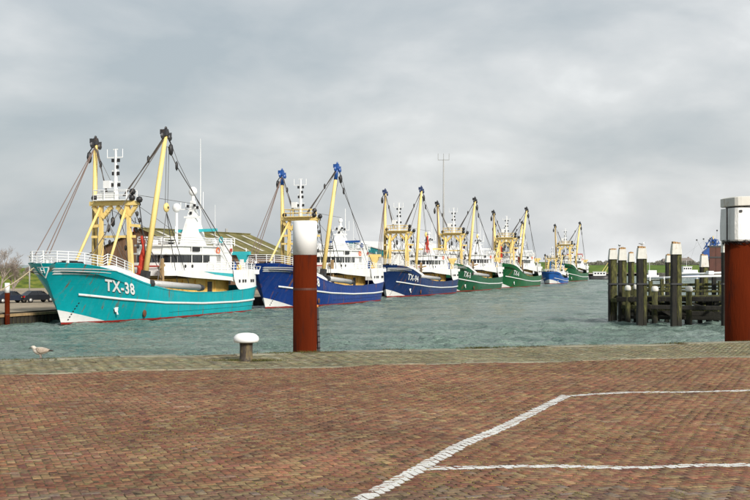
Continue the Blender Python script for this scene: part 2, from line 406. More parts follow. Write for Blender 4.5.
# ------------------------------------------------------------------ beam trawlers
def interp(x, xs, ys): return float(np.interp(x, xs, ys))
class Hull:
    def __init__(s, L=36.0, Bh=4.25, k=1.0):
        s.L = L; s.B = Bh; s.k = k
    def stem(s, z): return -3.1*s.k*(max(z, 0)/6.0)**1.15 if z > 0 else .25*min(-z, 1)
    def aft(s, z): return s.L-.9+max(0, min(z, 3.2))*.30
    def zt(s, x):
        f = x/s.L*36.0
        return interp(f, [-4, -1, 1, 3, 5, 7, 9, 12, 17, 24, 30, 36], [6.15, 5.98, 5.66, 5.28, 4.75, 4.2, 3.75, 3.25, 2.80, 2.66, 2.86, 3.3])*s.k
    def hb(s, x, z):
        st = s.stem(z); en = s.aft(z); zz = max(0, min(1, z/(5.6*s.k)))
        a = (14.5*(1-zz)**.8+6.6*(1-(1-zz)**.8))*s.L/36
        d = (x-st)/a
        if d <= 0: return 0
        v = 1.0
        if d < 1:
            e1 = 1.75+.25*zz; e2 = .92-.42*zz
            v = (1-(1-d)**e1)**e2
        r0 = en-(4.6+1.2*(1-zz))*s.L/36
        if x > r0:
            q = min(1, (x-r0)/(en-r0)); v *= (1-q**2.6)**.5
        return s.B*v*(.94+.06*zz if z > 0 else .94*(1+.25*z))
    def pt(s, x, side, z, off=0.0):
        h = s.hb(x, z)
        h1 = s.hb(x+.2, z); h0 = s.hb(x-.2, z); sl = (h1-h0)/.4
        n = Vector((-sl, 1, 0)).normalized()
        return (x+n.x*off, -side*(h+n.y*off), z)

def decal_map(H, mb, off=.035):
    """mb.v hold (s, side, z); fold them on to the hull skin"""
    mb.v = [H.pt(a, b, c, off) for a, b, c in mb.v]; return mb
def text_mesh(body, size, bold=.03):
    cu = bpy.data.curves.new('txt', 'FONT'); cu.body = body; cu.size = size; cu.offset = bold*size; cu.space_character = 1.12; cu.resolution_u = 3
    ob = bpy.data.objects.new('txt', cu); C.objects.link(ob); dg = bpy.context.evaluated_depsgraph_get()
    me = bpy.data.meshes.new_from_object(ob.evaluated_get(dg)); bpy.data.objects.remove(ob)
    bm = bmesh.new(); bm.from_mesh(me); bmesh.ops.triangulate(bm, faces=bm.faces[:])
    for _ in range(3):
        ed = [e for e in bm.edges if e.calc_length() > size*.28]
        if not ed: break
        bmesh.ops.subdivide_edges(bm, edges=ed, cuts=1); bmesh.ops.triangulate(bm, faces=bm.faces[:])
    vs = [tuple(v.co) for v in bm.verts]; fs = [tuple(v.index for v in f.verts) for f in bm.faces]; bm.free()
    return vs, fs

def trawler(spec):
    k = spec.get('k', 1.0); det = spec.get('det', 2); L = spec.get('L', 36.0)
    H = Hull(L, 4.25*k*spec.get('bk', 1), k); r = random.Random(spec['seed'])
    root = thing('beam_trawler', spec['label'], 'fishing boat', row(spec['s'], spec.get('d', 0)), ROT, spec.get('group', 'beam trawlers moored in a row along the quay'))
    fx = L/36.0
    gs = spec.get('gs', 0)
    def P(s_, w_, h_): return Vector(((s_+(gs if 6.8 < s_ < 13 else 0))*fx, -w_*k, h_*k))
    W = M['white']; Yl = spec.get('yellow', M['yellow']); NS = 56 if det > 1 else 36
    HM = hull_mat('hull_paint_'+spec['name'], spec['col'], patch=True, seed=spec['seed']*3.1)
    # hull shell
    mb = MB(); NV = 12
    us_ = [.5-.5*math.cos(math.pi*(i/NS)**.9) for i in range(NS+1)]
    for side in (1, -1):
        o = len(mb.v)
        for u in us_:
            ztop = H.zt(H.stem(5.8*k)+(H.aft(3)-H.stem(5.8*k))*u)
            for j in range(NV+1):
                z = -1.0+(ztop+1.0)*j/NV
                x = H.stem(z)+(H.aft(z)-H.stem(z))*u
                x = min(max(x, H.stem(z)+1e-4), H.aft(z)-1e-4)
                mb.v.append((x, -side*H.hb(x, z), z))
        for i in range(NS):
            for j in range(NV):
                a = o+i*(NV+1)+j; b = a+NV+1
                mb.f.append((a, b, b+1, a+1) if side > 0 else (a, a+1, b+1, b))
    hull = mb.build('hull', HM, root, True)
    # inner lining of the bulwark and cap rail
    mb = MB(); xs = [H.stem(5.8*k)+.22+(H.aft(3)-.25-H.stem(5.8*k)-.22)*u for u in us_]
    for side in (1, -1):
        o = len(mb.v)
        for x in xs:
            zt = H.zt(x); hb_ = H.hb(x, zt-.02)
            mb.v += [(x, -side*(hb_+.05), zt-.01), (x, -side*(hb_+.05), zt+.07), (x, -side*max(hb_-.17, .02), zt+.07), (x, -side*max(H.hb(x, zt-.72*k)-.2, .01), zt-.74*k)]
        for i in range(len(xs)-1):
            for j in range(3):
                a = o+i*4+j; b = a+4; mb.f.append((a, b, b+1, a+1) if side > 0 else (a, a+1, b+1, b))
    mb.build('cap_rail', HM if spec.get('cap', 1) else W, root)
    # decks
    mb = MB()
    for (xa, xb, dz) in ((H.stem(5)+.3, 9.5*fx, -.75), (9.5*fx, H.aft(3)-.4, -1.05)):
        n = 16; o = len(mb.v)
        for i in range(n+1):
            x = xa+(xb-xa)*i/n; z = H.zt(x)+dz*k; hb_ = max(H.hb(x, H.zt(x))-.16, .03); mb.v += [(x, -hb_, z), (x, hb_, z)]
        for i in range(n): a = o+2*i; mb.f.append((a, a+2, a+3, a+1))
    mb.build('deck', M['deck'], root)
    # white rubbing strake
    for side in (1, -1):
        pts = []
        for i in range(60):
            x = (0.35+ (L-1.0-.35)*i/59); z = interp(x/fx, [0, 5, 12, 20, 28, 36], [3.05, 2.45, 1.85, 1.5, 1.42, 1.62])*k
            x = min(x, H.aft(z)-.03); x = max(x, H.stem(z)+.25)
            pts.append(H.pt(x, side, z, .03))
        mb = MB(); hh = .115*k
        for i, p in enumerate(pts):
            q = Vector(p); nn = Vector((0, -side, 0))
            mb.v += [(q.x, q.y, q.z-hh), (q.x+nn.x*.09, q.y+nn.y*.09, q.z-hh*.8), (q.x, q.y+nn.y*.09, q.z+hh*.8), (q.x, q.y, q.z+hh)]
        for i in range(len(pts)-1):
            for j in range(3): a = i*4+j; mb.f.append((a, a+4, a+5, a+1))
        mb.build('rubbing_strake', mat('strake_paint', (.66,.68,.66), .5, grime=.5, gcol=(.30,.17,.08), gscale=1.2, thr=.57), root, True)
        if det > 1:   # thin second fender line low down aft
            pts2 = [H.pt(x, side, (.82 if x < L*.8 else .86)*k, .03) for x in np.linspace(13*fx, L-2.2, 30)]
            MB().tube(pts2, .045, 4).build('lower_fender', HM, root, True)
    # white bulwark above the sheer forward (flush with the plating)
    for side in (1, -1):
        mb = MB(); xs = np.linspace(1.0*fx, 12.5*fx, 22)
        for x in xs:
            zt = H.zt(x); hb_ = H.hb(x, zt)-.05; ht = interp(x/fx, [1, 3, 9, 12.5], [.1, .55, .62, .05])*k
            mb.v += [(x, -side*(hb_), zt+.06), (x, -side*(hb_-.04), zt+.06+ht), (x, -side*(hb_-.16), zt+.06+ht), (x, -side*(hb_-.18), zt-.1)]
        for i in range(21):
            for j in range(3): a = i*4+j; mb.f.append((a, a+4, a+5, a+1))
        mb.build('bulwark', W, root)
    # registration
    vs, fs = text_mesh(spec['reg'] or 'T', 1.72*k)      # the far boats' marks cannot be read, so they carry none
    dmb = MB()
    dmb.v = [(2.75*fx+spec.get('tx', 0)+x*.84-y*.52, 1, H.zt(5.2*fx)-1.30*k+y*.92-.11*x) for x, y, z in vs]; dmb.f = fs
    sh = MB(); sh.v = [(a+.10, b, c-.08) for a, b, c in dmb.v]; sh.f = fs
    if spec['reg']: decal_map(H, sh, .025).build('lettering_shadow', M['black'], root)
    if spec['reg']: decal_map(H, dmb, .06).build('lettering', M['whitefar'], root)
    if det > 1:
        # bow emblem: shield with H between wings of thin stripes
        em = MB()
        def strip(pts, hw, side=1):
            o = len(em.v)
            for i, (x, z) in enumerate(pts):
                ww = hw*(1-.75*i/(len(pts)-1)); em.v += [(x, side, z-ww), (x, side, z+ww)]
            for i in range(len(pts)-1): a = o+2*i; em.f.append((a, a+2, a+3, a+1))
        for side in (1, -1):
            for (z0, ln) in ((5.50, 6.8), (5.26, 4.8), (5.02, 3.0)):
                pts = []
                for i in range(22):
                    q = i/21; z = (z0+.05-.9*q*q*ln/6.5*.35)*k
                    zl = min(z, H.zt(-1)*.95); pts.append((H.stem(zl)+.20+ln*q*fx*(1 if side > 0 else .6), zl))
                strip(pts, .075*k, side)
        decal_map(H, em, .07).build('bow_stripes', M['whitefar'], root)
        # shield on the stem itself
        z1, z0 = 5.30*k, 4.15*k
        def sp(z, y, off=.12): return Vector((H.stem(z)+abs(y)**2*.42-off, y, z))
        pl = MB(); n = 8
        rows_ = [(5.72, .72), (5.5, .66), (5.2, .46), (4.9, .24), (4.62, .04)]
        for z, hw in rows_:
            for i in range(n+1): y = hw*k*(-1+2*i/n); pl.v.append(tuple(sp(z*k, y)))
        for j in range(len(rows_)-1):
            for i in range(n): a = j*(n+1)+i; pl.f.append((a, a+1, a+n+2, a+n+1))
        pl.build('emblem_shield', M['whitefar'], root)
        hl = MB()
        ins = [(5.64, .60), (5.46, .52), (5.2, .35), (4.95, .17), (4.8, .04)]
        for z, hw in ins:
            for i in range(n+1): y = hw*k*(-1+2*i/n); hl.v.append(tuple(sp(z*k, y, .15)))
        for j in range(len(ins)-1):
            for i in range(n): a = j*(n+1)+i; hl.f.append((a, a+1, a+n+2, a+n+1))
        hl.build('emblem_field', HM, root)
        hh = MB()
        for y in (-.2, .2): hh.beam(sp(5.58*k, y, .19), sp(5.12*k, y*.75, .19), .10, .05)
        hh.beam(sp(5.37*k, -.2, .19), sp(5.37*k, .2, .19), .10, .05)
        hh.build('emblem_letter', M['whitefar'], root)
        # draught marks and anchor pocket
        dm = MB()
        for i in range(7):
            z = .45+i*.27; x0 = .42+i*.06
            dm = MB(); dm.add([(x0, 1, z), (x0+.13, 1, z), (x0+.13, 1, z+.13), (x0, 1, z+.13)], [(0,1,2,3)]); decal_map(H, dm, .03).build('draught_mark', M['black'] , root)
    ax = 5.0*fx; an = MB()
    c = Vector(H.pt(ax, 1, 1.35*k, .06)); an.ball(c, .30*k, 8, (1,.4,1)); an.beam(c+Vector((-.35,0,.1)), c+Vector((.35,-.05,.25)), .12, .12); an.beam(c, c+Vector((.1,-.1,-.5)), .12, .12)
    an.build('anchor', M['whitefar'], root)
    if det > 1:
        c = Vector(H.pt(8.9*fx, 1, .85, .05)); MB().ball(c, .36, 10, (1,.25,1.25)).build('overboard_outlet', mat('rust_brown', (.12,.045,.02), .9, var=.4), root, True)
    # guard rails
    def railing(name, path, h, mt, bars=3, post=1.3, rr=.035):
        mb = MB()
        path = [Vector(p) for p in path]
        for j in range(bars):
            mb.tube([p+Vector((0,0,h*(j+1)/bars)) for p in path], rr, 4)
        acc = post
        for i, p in enumerate(path):
            if i: acc += (p-path[i-1]).length
            if acc >= post: mb.tube([p, p+Vector((0,0,h))], rr*1.15, 4); acc = 0
        return mb.build(name, mt, root)
    rp = []
    for side, xs in ((-1, np.linspace(6.2*fx, H.stem(5.9*k)+.45, 14)), (1, np.linspace(H.stem(5.9*k)+.45, 6.2*fx, 14))):
        for x in xs: z = H.zt(x); rp.append((x, -side*max(H.hb(x, z)-.22, .0), z+.05+(.45*k if x > 2*fx else .05)))
    railing('bow_rail', rp, 1.05*k, M['whitefar'], 4, .95, .04*max(k, .9)*(1 if det > 1 else 1.25))
    # fore deck gear: winch, bitts, stem fitting, breakwater
    zf = H.zt(0)-.7*k
    g = MB(); g.tube([P(1.2,-1.5,0)+Vector((0,0,zf+.7)), P(1.2,1.5,0)+Vector((0,0,zf+.7))], .42*k, 10); g.box(P(.7,-.5,0)+Vector((0,0,zf)), P(1.9,.5,0)+Vector((0,0,zf+1.2)))
    g.build('anchor_winch', M['black'], root)
    for w_ in (-1.2, 1.2): MB().tube([P(-.6,w_,0)+Vector((0,0,zf)), P(-.6,w_,0)+Vector((0,0,zf+1.25))], .17*k, 8).build('mooring_bitt', M['white'], root)
    g = MB().box(P(6.9,-3.1,3.0), P(7.2,3.1,5.35)).build('foredeck_bulkhead', W, root)
    st_ = MB().tube([(H.stem(5.9*k)+.35,0,6.0*k),(H.stem(5.9*k)+.2,0,7.3*k)], .06, 5).build('jack_staff', M['whitefar'], root)
    # gantry
    HC = spec['head']
    g = MB()
    for sd_ in (-1, 1):
        g.beam(P(9.1, sd_*2.05, 2.6), P(8.9, sd_*1.75, 9.4), .42*k, .42*k); g.beam(P(8.9, sd_*1.75, 9.4), P(8.8, sd_*1.65, 12.2), .36*k, .36*k)
        for q in range(4):   # knee plates that make the arch under the top beam
            g.beam(P(8.8, sd_*(1.45-.24*q), 10.9+.30*q), P(8.8, sd_*(1.2-.3*q), 11.25+.26*q), .35*k, .42*k)
            g.beam(P(8.8, sd_*(1.85+.2*q), 11.1+.28*q), P(8.8, sd_*(2.05+.22*q), 11.4+.25*q), .32*k, .36*k)
        g.beam(P(8.9, sd_*1.8, 10.1), P(8.9, sd_*3.0, 10.0), .3*k, .3*k)
    gm = g.build('gantry', Yl, root)
    MB().beam(P(8.8,-2.95,12.42), P(8.8,2.95,12.42), .66*k, .46*k).build('gantry_beam', Yl, root)
    MB().beam(P(9,-3.0,8.9), P(9,2.4,8.9), .24*k, .26*k).build('cross_bar', Yl, root)
    MB().tube([P(8.7,1.5,12.1), P(4.9,1.9,5.6)], .15*k, 8).build('gantry_strut', Yl, root, True)
    MB().tube([P(8.7,-1.7,12.1), P(4.9,-2.3,5.6)], .15*k, 8).build('gantry_strut', Yl, root, True)
    # platform with rail on the gantry
    MB().box(P(7.9,-2.1,12.68), P(9.9,2.1,12.78)).build('lookout_platform', W if spec.get('wplat') else Yl, root)
    pr = [P(7.95,-2.05,12.78), P(7.95,-.7,12.78), P(7.95,.7,12.78), P(7.95,2.05,12.78), P(9.85,2.05,12.78), P(9.85,.7,12.78), P(9.85,-.7,12.78), P(9.85,-2.05,12.78), P(7.95,-2.05,12.78)]
    railing('platform_rail', pr, 1.0*k, M['whitefar'] if spec.get('wplat') else Yl, 2, 1.2, .045*k)
    if spec.get('wplat'):
        MB().box(P(8.2,-1.8,12.79), P(8.9,.4,13.6)).build('platform_locker', W, root)
    # signal mast
    g = MB(); g.tube([P(9,0,12.7), P(9,0,15), P(9,0,18.2)], [.27*k,.2*k,.11*k], 8)
    for z, hw in ((17.3, 1.05), (18.15, .3), (15.9, .45), (14.7, .7)):
        g.beam(P(9,-hw,z), P(9,hw*.8,z+.02), .11*k, .11*k)
    for z, w_ in ((17.3,-1.05),(17.3,.85)): g.tube([P(9,w_,z), P(9,w_,z+ (.9 if det>1 else .4))], .04*k, 4)
    mast = g.build('signal_mast', M['whitefar'], root)
    g = MB()
    for z, w_ in ((17.0,-.35),(17.0,.35),(15.6,-.3),(15.6,.3),(14.4,-.4),(14.4,.4),(16.3,.22)):
        g = MB(); g.obox(P(9.0,w_,z), (.12*k,0,0),(0,.11*k,0),(0,0,.18*k)); g.build('navigation_light', M['black'], mast)
    g = MB().box(P(8.6,-1.3,14.05), P(9.1,-.5,14.85)).build('radar_scanner', M['whitefar'], root)
    # floodlights at the gantry ends
    for w_, z in ((2.4,13.6), (2.35,12.95), (3.25,12.75), (-2.3,13.0)):
        g = MB(); c = P(8.5,w_,z); g.ball(c, .36*k, 8, (1,1,1)); g.tube([c, c+Vector((.2*k,0,-.6*k))], .06*k, 5); g.build('floodlight', M['black'], root, True)
    # gear hanging under the gantry
    for w_, z0, z1, rr in ((-.55,11.9,10.5,.32), (.55,11.9,11.1,.25), (2.3,10.9,9.7,.25), (-1.1,11.3,9.8,.25)):
        g = MB(); g.tube([P(9.1,w_,z0), P(9.1,w_+.1,z1+.6)], .05*k, 4); g.ball(P(9.1,w_+.12,z1), rr*k, 7, (1,.7,1.9)); g.build('hanging_block', M['black'], root, True)
    # derricks
    lean = spec.get('lean', (11.0, 4.6, -3.9))
    heads = {}
    for sd_, hw, hs in ((1, lean[1], lean[0]+.4), (-1, lean[2], lean[0]-.1)):
        foot = P(9.6, sd_*3.15, 4.3); hd = P(hs, hw, spec.get('hz', (20.0, 19.3))[0 if sd_ > 0 else 1]); heads[sd_] = hd
        d = (hd-foot).normalized()
        bm_ = MB().tube([foot, foot.lerp(hd, .5), hd], [.29*k, .29*k, .22*k], 12).build('derrick', Yl, root, True)
        if spec.get('headcol') is not None:
            MB().tube([foot.lerp(hd,.88), hd], [.27*k,.25*k], 10).build('derrick_tip', HC, bm_, True)
        g = MB(); g.beam(foot-d*.5, foot+d*1.0*k, .75*k, .75*k); g.ball(foot, .5*k, 8); g.build('derrick_heel', M['heel'], bm_)
        g = MB(); g.prism([(hd.x-.42*k,hd.y-.26*k),(hd.x+.45*k,hd.y-.26*k),(hd.x+.45*k,hd.y+.26*k),(hd.x-.42*k,hd.y+.26*k)], hd.z-.32*k, hd.z+.42*k, [(hd.x-.16*k,hd.y-.2*k),(hd.x+.2*k,hd.y-.2*k),(hd.x+.2*k,hd.y+.2*k),(hd.x-.16*k,hd.y+.2*k)]); g.obox(hd+Vector((.42*k,-.1,-.2)), (.28*k,0,.1),(0,.2*k,0),(0,0,.20*k))
        g.ball(hd+Vector((-.45*k,.1,-.35*k)), .38*k, 8, (1,.5,1)); g.ball(hd+Vector((.35*k,-.3,-.5*k)), .34*k, 8, (1,.5,1)); g.ball(hd+Vector((0,0,.5*k)), .22*k, 8, (1,.6,1))
        g.obox(hd+Vector((-.30*k,.3*k,.1*k)), (.16*k,0,0),(0,.15*k,0),(0,0,.26*k))
        g.build('derrick_head', HC, bm_)
        hb_ = hd+Vector((.45*k, -sd_*.35*k, -1.75*k)) if sd_ > 0 else hd+Vector((-.5*k, .45*k, -1.7*k))
        g = MB(); g.tube([hd+Vector((.2*k*sd_,0,-.3*k)), hb_+Vector((0,0,.6*k))], .06*k, 4)
        g.ball(hb_, .34*k, 8, (1,.75,2.0)); g.build('towing_block', M['black'], bm_, True)
        # topping lift
        top = P(9, sd_*1.0, 13.2)
        for q in (-.22, 0., .25):
            MB().tube([hd+Vector((q,0,-.3)), top+Vector((q*.8, q, 0))], .05*k, 4, False).build('topping_lift', M['wire'], root)
        mid = hd.lerp(top, .42); MB().ball(mid, .2*k, 7, (1,.8,2.2)).build('lift_block', M['black'], root, True)
        # chains and running lines beside the boom
        MB().tube([hd+Vector((.35*k,.25*k,-.4)), hd.lerp(foot,.5)+Vector((.55*k,0,0)), foot+Vector((.6,0,.8))], .045*k, 4, False).build('running_line', M['wirelt'], root)
    for sd_, (s1, w1, z1) in ((-1,(-2.6,-1.0,6.9)), (-1,(-.6,-1.4,7.0)), (-1,(-.4,-1.1,7.0)), (1,(1.2,2.3,6.4))):
        MB().tube([heads[sd_]+Vector((0,0,-.4)), P(s1,w1,z1)], .055*k, 4, False).build('forestay', M['wire'] if sd_ > 0 else mat('brown_wire', (.16,.11,.09), .8), root)
    # warps running aft over blocks
    hd = heads[1]; bl = hd+Vector((1.7*k,-.3*k,-3.4*k)); MB().ball(bl, .22*k, 7, (1,.7,2.6)).build('warp_block', M['black'], root, True)
    MB().tube([hd+Vector((.4,0,-1.4*k)), bl, P(29.5,3.6,5.4)], .06*k, 4, False).build('trawl_warp', M['wire'], root)
    MB().tube([hd+Vector((.6,0,-.4*k)), bl+Vector((.2,0,.6)), P(27.5,3.4,5.6)], .035*k, 4, False).build('trawl_warp', M['wire'], root)
    MB().ball(P(28.2,3.45,6.0), .2*k, 7, (1,.8,2.6)).build('warp_block', M['black'], root, True)
    hb_ = P(14.2, 2.9, 12.2)
    for q in (-.25, .25): MB().tube([hd+Vector((.4+q,0,-1.4*k)), hb_+Vector((q,0,.3))], .03*k, 4, False).build('hoist_wire', M['wirelt'], root)
    g = MB(); g.ball(hb_, .52*k, 12, (1,.45,1.05)); g.build('hook_block', Yl, root, True); MB().ball(hb_+Vector((0,-.06*k,0)), .2*k, 8, (1,1.35,1)).build('sheave_centre', M['black'], root, True)
    for e_ in ((11.3,3.6,3.7),(17.6,3.8,3.4),(15.4,3.6,3.6)): MB().tube([hb_+Vector((0,0,-.5*k)), P(*e_)], .05*k, 4, False).build('hoist_leg', M['black'], root)
    for sd_ in (-1, 1):    # stays between gantry and wheelhouse top
        MB().tube([P(9,sd_*2.2,12.5), P(20,sd_*1.2,9.2)], .03*k, 4, False).build('aft_stay', M['wirelt'], root)
        MB().tube([P(9,-sd_*2.0,12.2), P(9.4,sd_*2.0,5.0)], .028*k, 4, False).build('cross_stay', M['wire'], root)
    MB().tube([heads[-1]+Vector((.3,0,-1.2*k)), P(14.5,-2.6,12.0), P(16,-3.4,5)], .032*k, 4, False).build('hoist_wire', M['wirelt'], root)
    # more of the working clutter between gantry, booms and deck
    for (a_, b_, rr2, mt) in (((8.9,-1.7,12),(7.4,2.6,5.2),.04,'wire'),((8.9,1.7,12),(9.8,-2.4,5.0),.04,'wire'),((8.9,2.2,12),(12.6,3.4,4.4),.05,'wire'),((9,-2.4,12.1),(12.8,-3.2,4.6),.05,'wire'),
                             ((8.9,.2,12.1),(10.9,1.2,4.8),.04,'wirelt'),((8.9,-.4,12.1),(7.2,-1.0,5.4),.04,'wirelt'),((9,2.9,12.3),(9.9,3.2,6.2),.06,'black'),((9,-2.9,12.3),(9.9,-3.2,6.2),.06,'black'),((8.9,1.1,12.1),(14.4,2.2,5.5),.035,'wire'),((24.6,2.4,10),(26.6,2.9,8.2),.03,'wirelt'),((9,1.8,13.4),(24.2,.3,13.2),.03,'wirelt')):
        MB().tube([P(*a_), P(*b_)], rr2*k, 4, False).build('rigging_line', M[mt], root)
    for w_, z in ((2.5,11.3),(2.8,10.6),(2.2,9.6),(-2.6,11.2),(1.1,7.7),(-.9,8.3),(2.6,7.9)):
        g = MB(); g.ball(P(9.2,w_,z), .21*k, 7, (1,.8,1.5)); g.build('shackle_block', M['heel'] if z != 9.6 else M['redp'], root, True)
    for z in (5.4, 6.2, 7.0, 7.8, 8.6, 9.4, 10.2, 11.0):
        MB().beam(P(9.35,-1.95,z), P(9.35,-1.45,z), .07*k, .07*k).build('ladder_rung', M['heel'], root)
    # nets hung up to dry
    for (s1,w1,z1,z0,mt) in spec.get('nets', []):
        g = MB(); pts = []; rs = []
        n = 9
        for i in range(n):
            q = i/(n-1); pts.append(P(s1+.12*math.sin(q*5)+.4*q, w1+.10*math.sin(q*7), z1+(z0-z1)*q)); rs.append((.14+.55*q**1.3+.09*math.sin(q*17))*k)
        g.tube(pts, rs, 9); g.build('hanging_net', mt, root, True)
    # working deck: trawl beam on the rail, post, hopper
    if spec.get('beam', True):
        g = MB(); g.tube([P(9.6,3.9,3.95), P(19.2,4.0,3.32)], .36*k, 12); g.build('trawl_beam', M['silver'], root, True)
        MB().tube([P(19.2,4.0,3.32), P(20.0,4.0,3.25)], [.44*k,.30*k], 10).build('trawl_shoe', M['heel'], root)
        MB().tube([P(9.2,3.9,3.95), P(9.8,3.9,3.93)], .44*k, 10).build('trawl_shoe', M['heel'], root)
        g = MB(); g.beam(P(12.9,3.2,2.4), P(12.8,3.2,6.6), .36*k, .34*k); g.beam(P(12.3,3.2,5.6), P(13.3,3.2,5.9), .25*k, .25*k); g.build('deck_post', M['wood'], root)
    g = MB(); g.box(P(11.2,-2.6,2.4), P(13.4,1.2,3.9)); g.build('trawl_winch', M['grey'], root)
    g = MB(); g.box(P(11.4,1.4,2.4), P(12.4,2.6,3.5)); g.build('fish_hopper', M['grey'], root)
    # ------- superstructure
    def plan(s0, s1, wd, rf, n=6):     # rounded front at s0, square aft at s1, returned ccw in local xy
        pts = []
        for i in range(n+1):          # from starboard side round the front to port
            a = math.pi/2-math.pi*i/n   # +90 .. -90
            pts.append((s0+rf*(1-abs(math.cos(a))**.75), wd*(abs(math.sin(a))**.8)*(1 if a > 0 else -1)))
        pts = [(x, y) for x, y in pts]
        full = [(s1, wd)]+pts+[(s1, -wd)]
        return [(x*fx, y*k) for x, y in full]      # y = +starboard
    # yellow inner house
    MB().prism(plan(13.6, 29, 2.35, 1.2), 1.6*k, 4.35*k).build('inner_deckhouse', M['ochre'], root)
    for sd_ in (1,):
        for s_ in (15.6, 18.3, 21.1, 23.6, 25.6):
            MB().beam(P(s_, sd_*2.42, 1.7), P(s_, sd_*2.42, 4.2), .16*k, .12*k).build('house_stiffener', M['ochre'], root)
        MB().box(P(23.9,2.36,1.8), P(24.9,2.42,3.9)).build('deckhouse_door', M['heel'], root)
    # boat deck slab with deep white side band
    s0b = 13.0
    pl = plan(s0b, 34.2, 3.85, 1.6)
    MB().prism(pl, 4.72*k, 5.28*k).build('boat_deck', W, root)
    for sd_ in (1, -1):      # deep side band that drops lower towards the stern
        mb = MB()
        for x in np.linspace(14.6, 28.2, 20):
            zb = interp(x, [14.6, 18, 24, 27, 28.2], [4.72, 4.45, 4.15, 4.0, 3.7]); yy = 3.88
            mb.v += [(x*fx, -sd_*yy*k, 4.74*k), (x*fx, -sd_*yy*k, zb*k), (x*fx, -sd_*(yy-.1)*k, zb*k), (x*fx, -sd_*(yy-.1)*k, 4.74*k)]
        for i in range(19):
            for j in range(3): a = i*4+j; mb.f.append((a, a+4, a+5, a+1))
        mb.build('side_band', W, root)
    if det > 1:
        mb = MB().tube([P(15.2,3.7,5.3), P(15.2,3.7,6.2)], .04, 4)
        railing('boat_deck_rail', [P(a_,3.62,5.28) for a_ in (22,23.5,25,26.5,28,29.5)], .95*k, M['whitefar'], 3, 1.2, .04)
        MB().box(P(25.2,2.81,5.3), P(26.1,2.9,7.15)).build('side_door', M['grey'], root)
        for a_ in (15.9, 17.4):
            MB().lathe((0,0,0), [(.2,-.03),(.2,.04)], 10).build('porthole', M['black'], root).matrix_local = Matrix.Translation(P(a_+1.6,3.27,5.75)) @ Matrix.Rotation(R(90), 4, 'X')
        for a_ in (19.4, 21.8):
            MB().tube([P(a_,2.95,5.4), P(a_,2.95,8.0)], .05, 4).build('downpipe', M['whitefar'], root)
    # aft side plating down to the sheer, both sides
    for sd_ in (1, -1):
        mb = MB(); xs = np.linspace(27.2*fx, H.aft(3*k)-.12, 18)
        for i, x in enumerate(xs):
            z0_ = H.zt(x)+.05; zt_ = 5.26*k-.12*k*max(0, (x/fx-32))
            hb0 = max(H.hb(x, H.zt(x))-.03, .05); hb1 = max(H.hb(x, H.zt(x))-.12, .03)
            z0e = z0_
            if i < 3: z0e = z0_+(4.2*k-z0_)*((3-i)/3)**2
            mb.v += [(x, -sd_*hb0, z0e), (x, -sd_*hb1, zt_), (x, -sd_*max(hb1-.12, .01), zt_)]
        for i in range(17):
            for j in range(2): a = i*3+j; mb.f.append((a, a+3, a+4, a+1))
        mb.build('stern_plating', W, root)
    MB().prism([(27*fx, -3.8*k), (34.0*fx, -3.3*k), (H.aft(3*k)-.5, -1.2*k), (H.aft(3*k)-.5, 1.2*k), (34.0*fx, 3.3*k), (27*fx, 3.8*k)], 4.6*k, 5.1*k).build('poop_deck', M['deck'], root)
    g = MB()
    for s_ in (28.6, 29.5, 30.1, 31.6, 32.2):
        a0 = Vector(H.pt(s_*fx, 1, H.zt(s_*fx), 0)); g = MB(); g.box((a0.x-.14, a0.y-.03, 3.75*k), (a0.x+.14, a0.y+.1, 4.1*k))
        g.build('freeing_port', M['black'], root)
    if spec.get('swoosh') is not None:
        g = MB(); y = 3.885*k
        g.add([(20.5*fx,-y,5.15*k),(29.2*fx,-y,4.75*k),(27.2*fx,-y,4.42*k),(23.5*fx,-y,4.72*k)], [(0,3,2,1)]); g.build('side_flash', spec['swoosh'], root)
    # shelter step in front (lower white front, red handrail)
    MB().prism(plan(14.6, 27.8, 3.25, 1.7), 5.285*k, 6.15*k).build('bridge_apron', W, root)
    MB().tube([P(14.4,-1.6,5.75), P(14.2,0,5.75), P(14.5,1.9,5.75)], .10*k, 5).build('grab_rail', M['redp'], root)
    # wheelhouse
    pw = plan(15.8, 25.8, 2.85, 2.0, 8)
    pw_top = plan(15.8, 25.8, 2.80, 2.0, 8)
    MB().prism(pw, 6.155*k, 8.0*k, pw_top).build('wheelhouse', W, root)
    wz0, wz1 = (6.22*k, 7.02*k) if not spec.get('belt') else (6.17*k, 7.0*k)
    for i in range(len(pw)-1):
        a = Vector((*pw[i], 0)); b_ = Vector((*pw[i+1], 0)); d = b_-a; Ln = d.length; d.normalize(); nn = Vector((-d.y, d.x, 0))
        if nn.dot((a+b_)/2-Vector((21*fx,0,0))) < 0: nn = -nn
        if i in (0, len(pw)-2): segs = 6; a = a if i else a; usable = Ln*.72
        else: segs = 2 if Ln > 1.3 else 1; usable = Ln
        start = Ln-usable if i == 0 else 0
        for q in range(segs):
            gap = .025 if spec.get('belt') else .10
            u0 = start+usable*q/segs+gap*k; u1 = start+usable*(q+1)/segs-gap*k
            p0 = a+d*u0+nn*.03; p1 = a+d*u1+nn*.03
            fr = MB(); fr.v = [(p0.x,p0.y,wz0),(p1.x,p1.y,wz0),(p1.x,p1.y,wz1),(p0.x,p0.y,wz1)]+[(p0.x-nn.x*.1,p0.y-nn.y*.1,wz0),(p1.x-nn.x*.1,p1.y-nn.y*.1,wz0),(p1.x-nn.x*.1,p1.y-nn.y*.1,wz1),(p0.x-nn.x*.1,p0.y-nn.y*.1,wz1)]
            fr.f = [(0,1,2,3),(0,4,5,1),(1,5,6,2),(2,6,7,3),(3,7,4,0)]
            fr.build('window', M['glass'], root)
